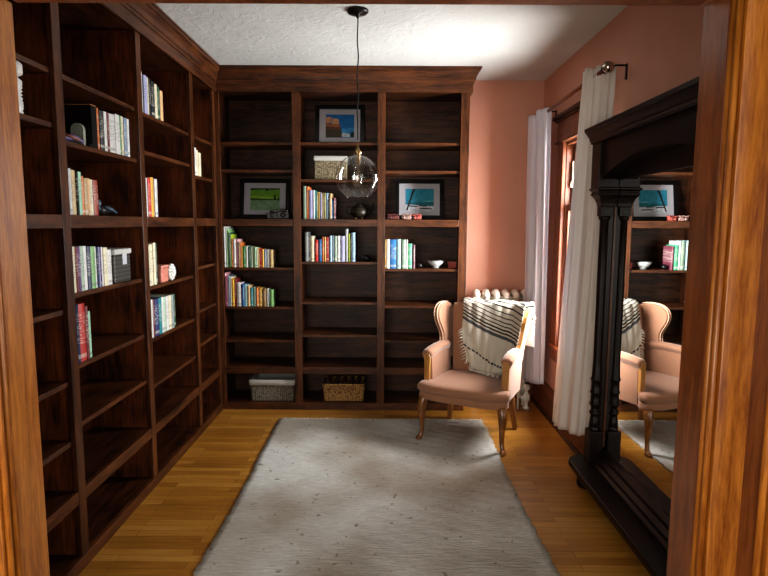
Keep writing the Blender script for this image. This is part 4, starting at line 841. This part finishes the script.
# ================================================================== throw
def throw():
    t = thing('throw_blanket', 'ivory throw with black stripes and fringe draped over the armchair back', 'blanket', (CX, CY, 0), CR)
    # path in (y, z) of the chair frame: up the outside of the back, over the top, down the front
    path = [(.42, .56), (.415, .70), (.405, .82), (.385, .885), (.345, .905), (.300, .903), (.262, .885), (.245, .83), (.232, .76), (.215, .66), (.196, .55), (.175, .46), (.150, .425), (.100, .420)]
    Ls = [0]
    for a, b in zip(path, path[1:]): Ls.append(Ls[-1]+math.hypot(a[0]-b[0], a[1]-b[1]))
    def pt(s):
        s = max(0, min(Ls[-1], s))
        for i in range(len(path)-1):
            if s <= Ls[i+1]+1e-9:
                f = (s-Ls[i])/(Ls[i+1]-Ls[i]); return (path[i][0]+(path[i+1][0]-path[i][0])*f, path[i][1]+(path[i+1][1]-path[i][1])*f)
    bm = bmesh.new(); nu, nv = 60, 110; uvd = {}; G = []
    for j in range(nv+1):
        v = j/nv; rw = []
        for i in range(nu+1):
            u = i/nu
            # lower edges: left edge ends sooner, bottom runs slightly diagonal
            s1 = Ls[-1]*(.93+.07*u) - .05*max(0, .12-u)/.12; s0 = .12*(1-u)
            s = s0+(s1-s0)*v; y, z = pt(s); fr = max(0, (s-Ls[4])/(Ls[-1]-Ls[4]))
            xl = -.185+.10*fr+.012*math.sin(fr*9); xr = .325-.06*fr-.10*fr**3
            x = xl+(xr-xl)*u
            if x > .215 and fr > .05:   # rides over the inside of the right wing
                y -= (x-.215)*1.5*max(0, min(1, (z-.50)/.12))
            fold = .008*math.sin(u*15+fr*3)+.006*math.sin(u*27-fr*5)+.004*math.sin(u*8+fr*16)
            y -= .016+abs(fold)*(.5+1.2*fr) if fr > .02 else -.006
            z += .006*math.sin(u*13) if s < Ls[5] else 0
            sag = .15*u+.025*math.sin(u*PI)
            ve = bm.verts.new((x, y, z+.008)); uvd[ve] = (u, min(.999, max(0, s/Ls[-1]-sag))); rw.append(ve)
        G.append(rw)
    uvl = bm.loops.layers.uv.new('cloth')
    for j in range(nv):
        for i in range(nu):
            f = bm.faces.new((G[j][i], G[j][i+1], G[j+1][i+1], G[j+1][i])); f.smooth = True
            for lp in f.loops: lp[uvl].uv = uvd[lp.vert]
    co = {k: [G[j][i].co.copy() for j, i in kk] for k, kk in (('b', [(nv, i) for i in range(0, nu+1, 2)]), ('l', [(j, 0) for j in range(78, nv, 3)]))}
    cl = cobj_('cloth', bm, M['throw'], t, solid=.003)
    bm = bmesh.new(); rnd = random.Random(2)
    for p in co['b']:
        dx = rnd.uniform(-.018, .014); tube(bm, [p, p+Vector((dx*.4, -.014, -.001)), p+Vector((dx, -.04-rnd.uniform(0, .016), -.004))], [.0035, .0045, .0035], 6)
    for p in co['l']:
        dz = rnd.uniform(-.03, -.012); tube(bm, [p, p+Vector((-.014, -.006, dz*.5)), p+Vector((-.026-rnd.uniform(0, .012), -.006, dz*1.2))], [.003, .004, .003], 6)
    cobj_('fringe', bm, M['tassel'], t)
    bm = bmesh.new()       # folded end hanging outside the right wing
    for k in range(5):
        z = .83-.036*k; tube(bm, [(.350, .24-.004*k, z), (.368-.006*k, .20, z-.004), (.366-.006*k, .165, z-.016)], [.010, .012, .008], 8)
    cobj_('knotted_end', bm, M['piping'], t, subsurf=1)
throw()
# ================================================================== light, world, camera
def area(name, loc, rot, sx, sy, power, col=(1, 1, 1)):
    l = bpy.data.lights.new(name, 'AREA'); l.shape = 'RECTANGLE'; l.size = sx; l.size_y = sy; l.energy = power; l.color = col
    o = bpy.data.objects.new(name, l); C.objects.link(o); o.location = loc; o.rotation_euler = rot; return o
area('window_daylight', (XW+.30, (WY0+WY1)/2, 1.35), (0, PI/2, 0), 1.4, .7, 250, (.97, .98, 1.0))
area('hall_daylight', (-.9, -1.3, 1.15), (math.radians(90), 0, math.radians(-10)), 2.4, 1.6, 100, (1.0, .95, .87))
w = bpy.data.worlds.new('overcast_day'); bpy.context.scene.world = w; w.use_nodes = True; nt = w.node_tree; bg = nt.nodes['Background']
tc = N(nt, 'ShaderNodeTexCoord'); sp = N(nt, 'ShaderNodeSeparateXYZ'); L(nt, tc.outputs['Generated'], sp.inputs[0])
r = ramp(nt, [(.30, (.10, .095, .09, 1)), (.62, (.16, .16, .165, 1)), (.85, (2.5, 2.65, 2.85, 1))])
mr = N(nt, 'ShaderNodeMapRange'); mr.inputs['From Min'].default_value = -1; mr.inputs['From Max'].default_value = 1; L(nt, sp.outputs['X'], mr.inputs['Value']); L(nt, mr.outputs[0], r.inputs['Fac']); L(nt, r.outputs['Color'], bg.inputs['Color']); bg.inputs['Strength'].default_value = 1.0
cam = bpy.data.cameras.new('camera'); co = bpy.data.objects.new('camera', cam); C.objects.link(co)
cam.sensor_width = 36; cam.lens = 565.63/768*36; cam.clip_start = .02
p, yw, rl = .1144, .0028, .0055
fwd = Vector((-math.sin(yw)*math.cos(p), math.cos(yw)*math.cos(p), -math.sin(p))); right = Vector((math.cos(yw), math.sin(yw), 0)); up = right.cross(fwd)
r2 = right*math.cos(rl)+up*math.sin(rl); u2 = -right*math.sin(rl)+up*math.cos(rl)
co.matrix_world = Matrix((( r2.x, u2.x, -fwd.x, 0), (r2.y, u2.y, -fwd.y, 0), (r2.z, u2.z, -fwd.z, 1.466), (0, 0, 0, 1)))
bpy.context.scene.camera = co
bpy.context.scene.view_settings.view_transform = 'Standard'; bpy.context.scene.view_settings.look = 'Medium High Contrast'; bpy.context.scene.view_settings.exposure = -.30
bpy.context.scene.cycles.max_bounces = 8
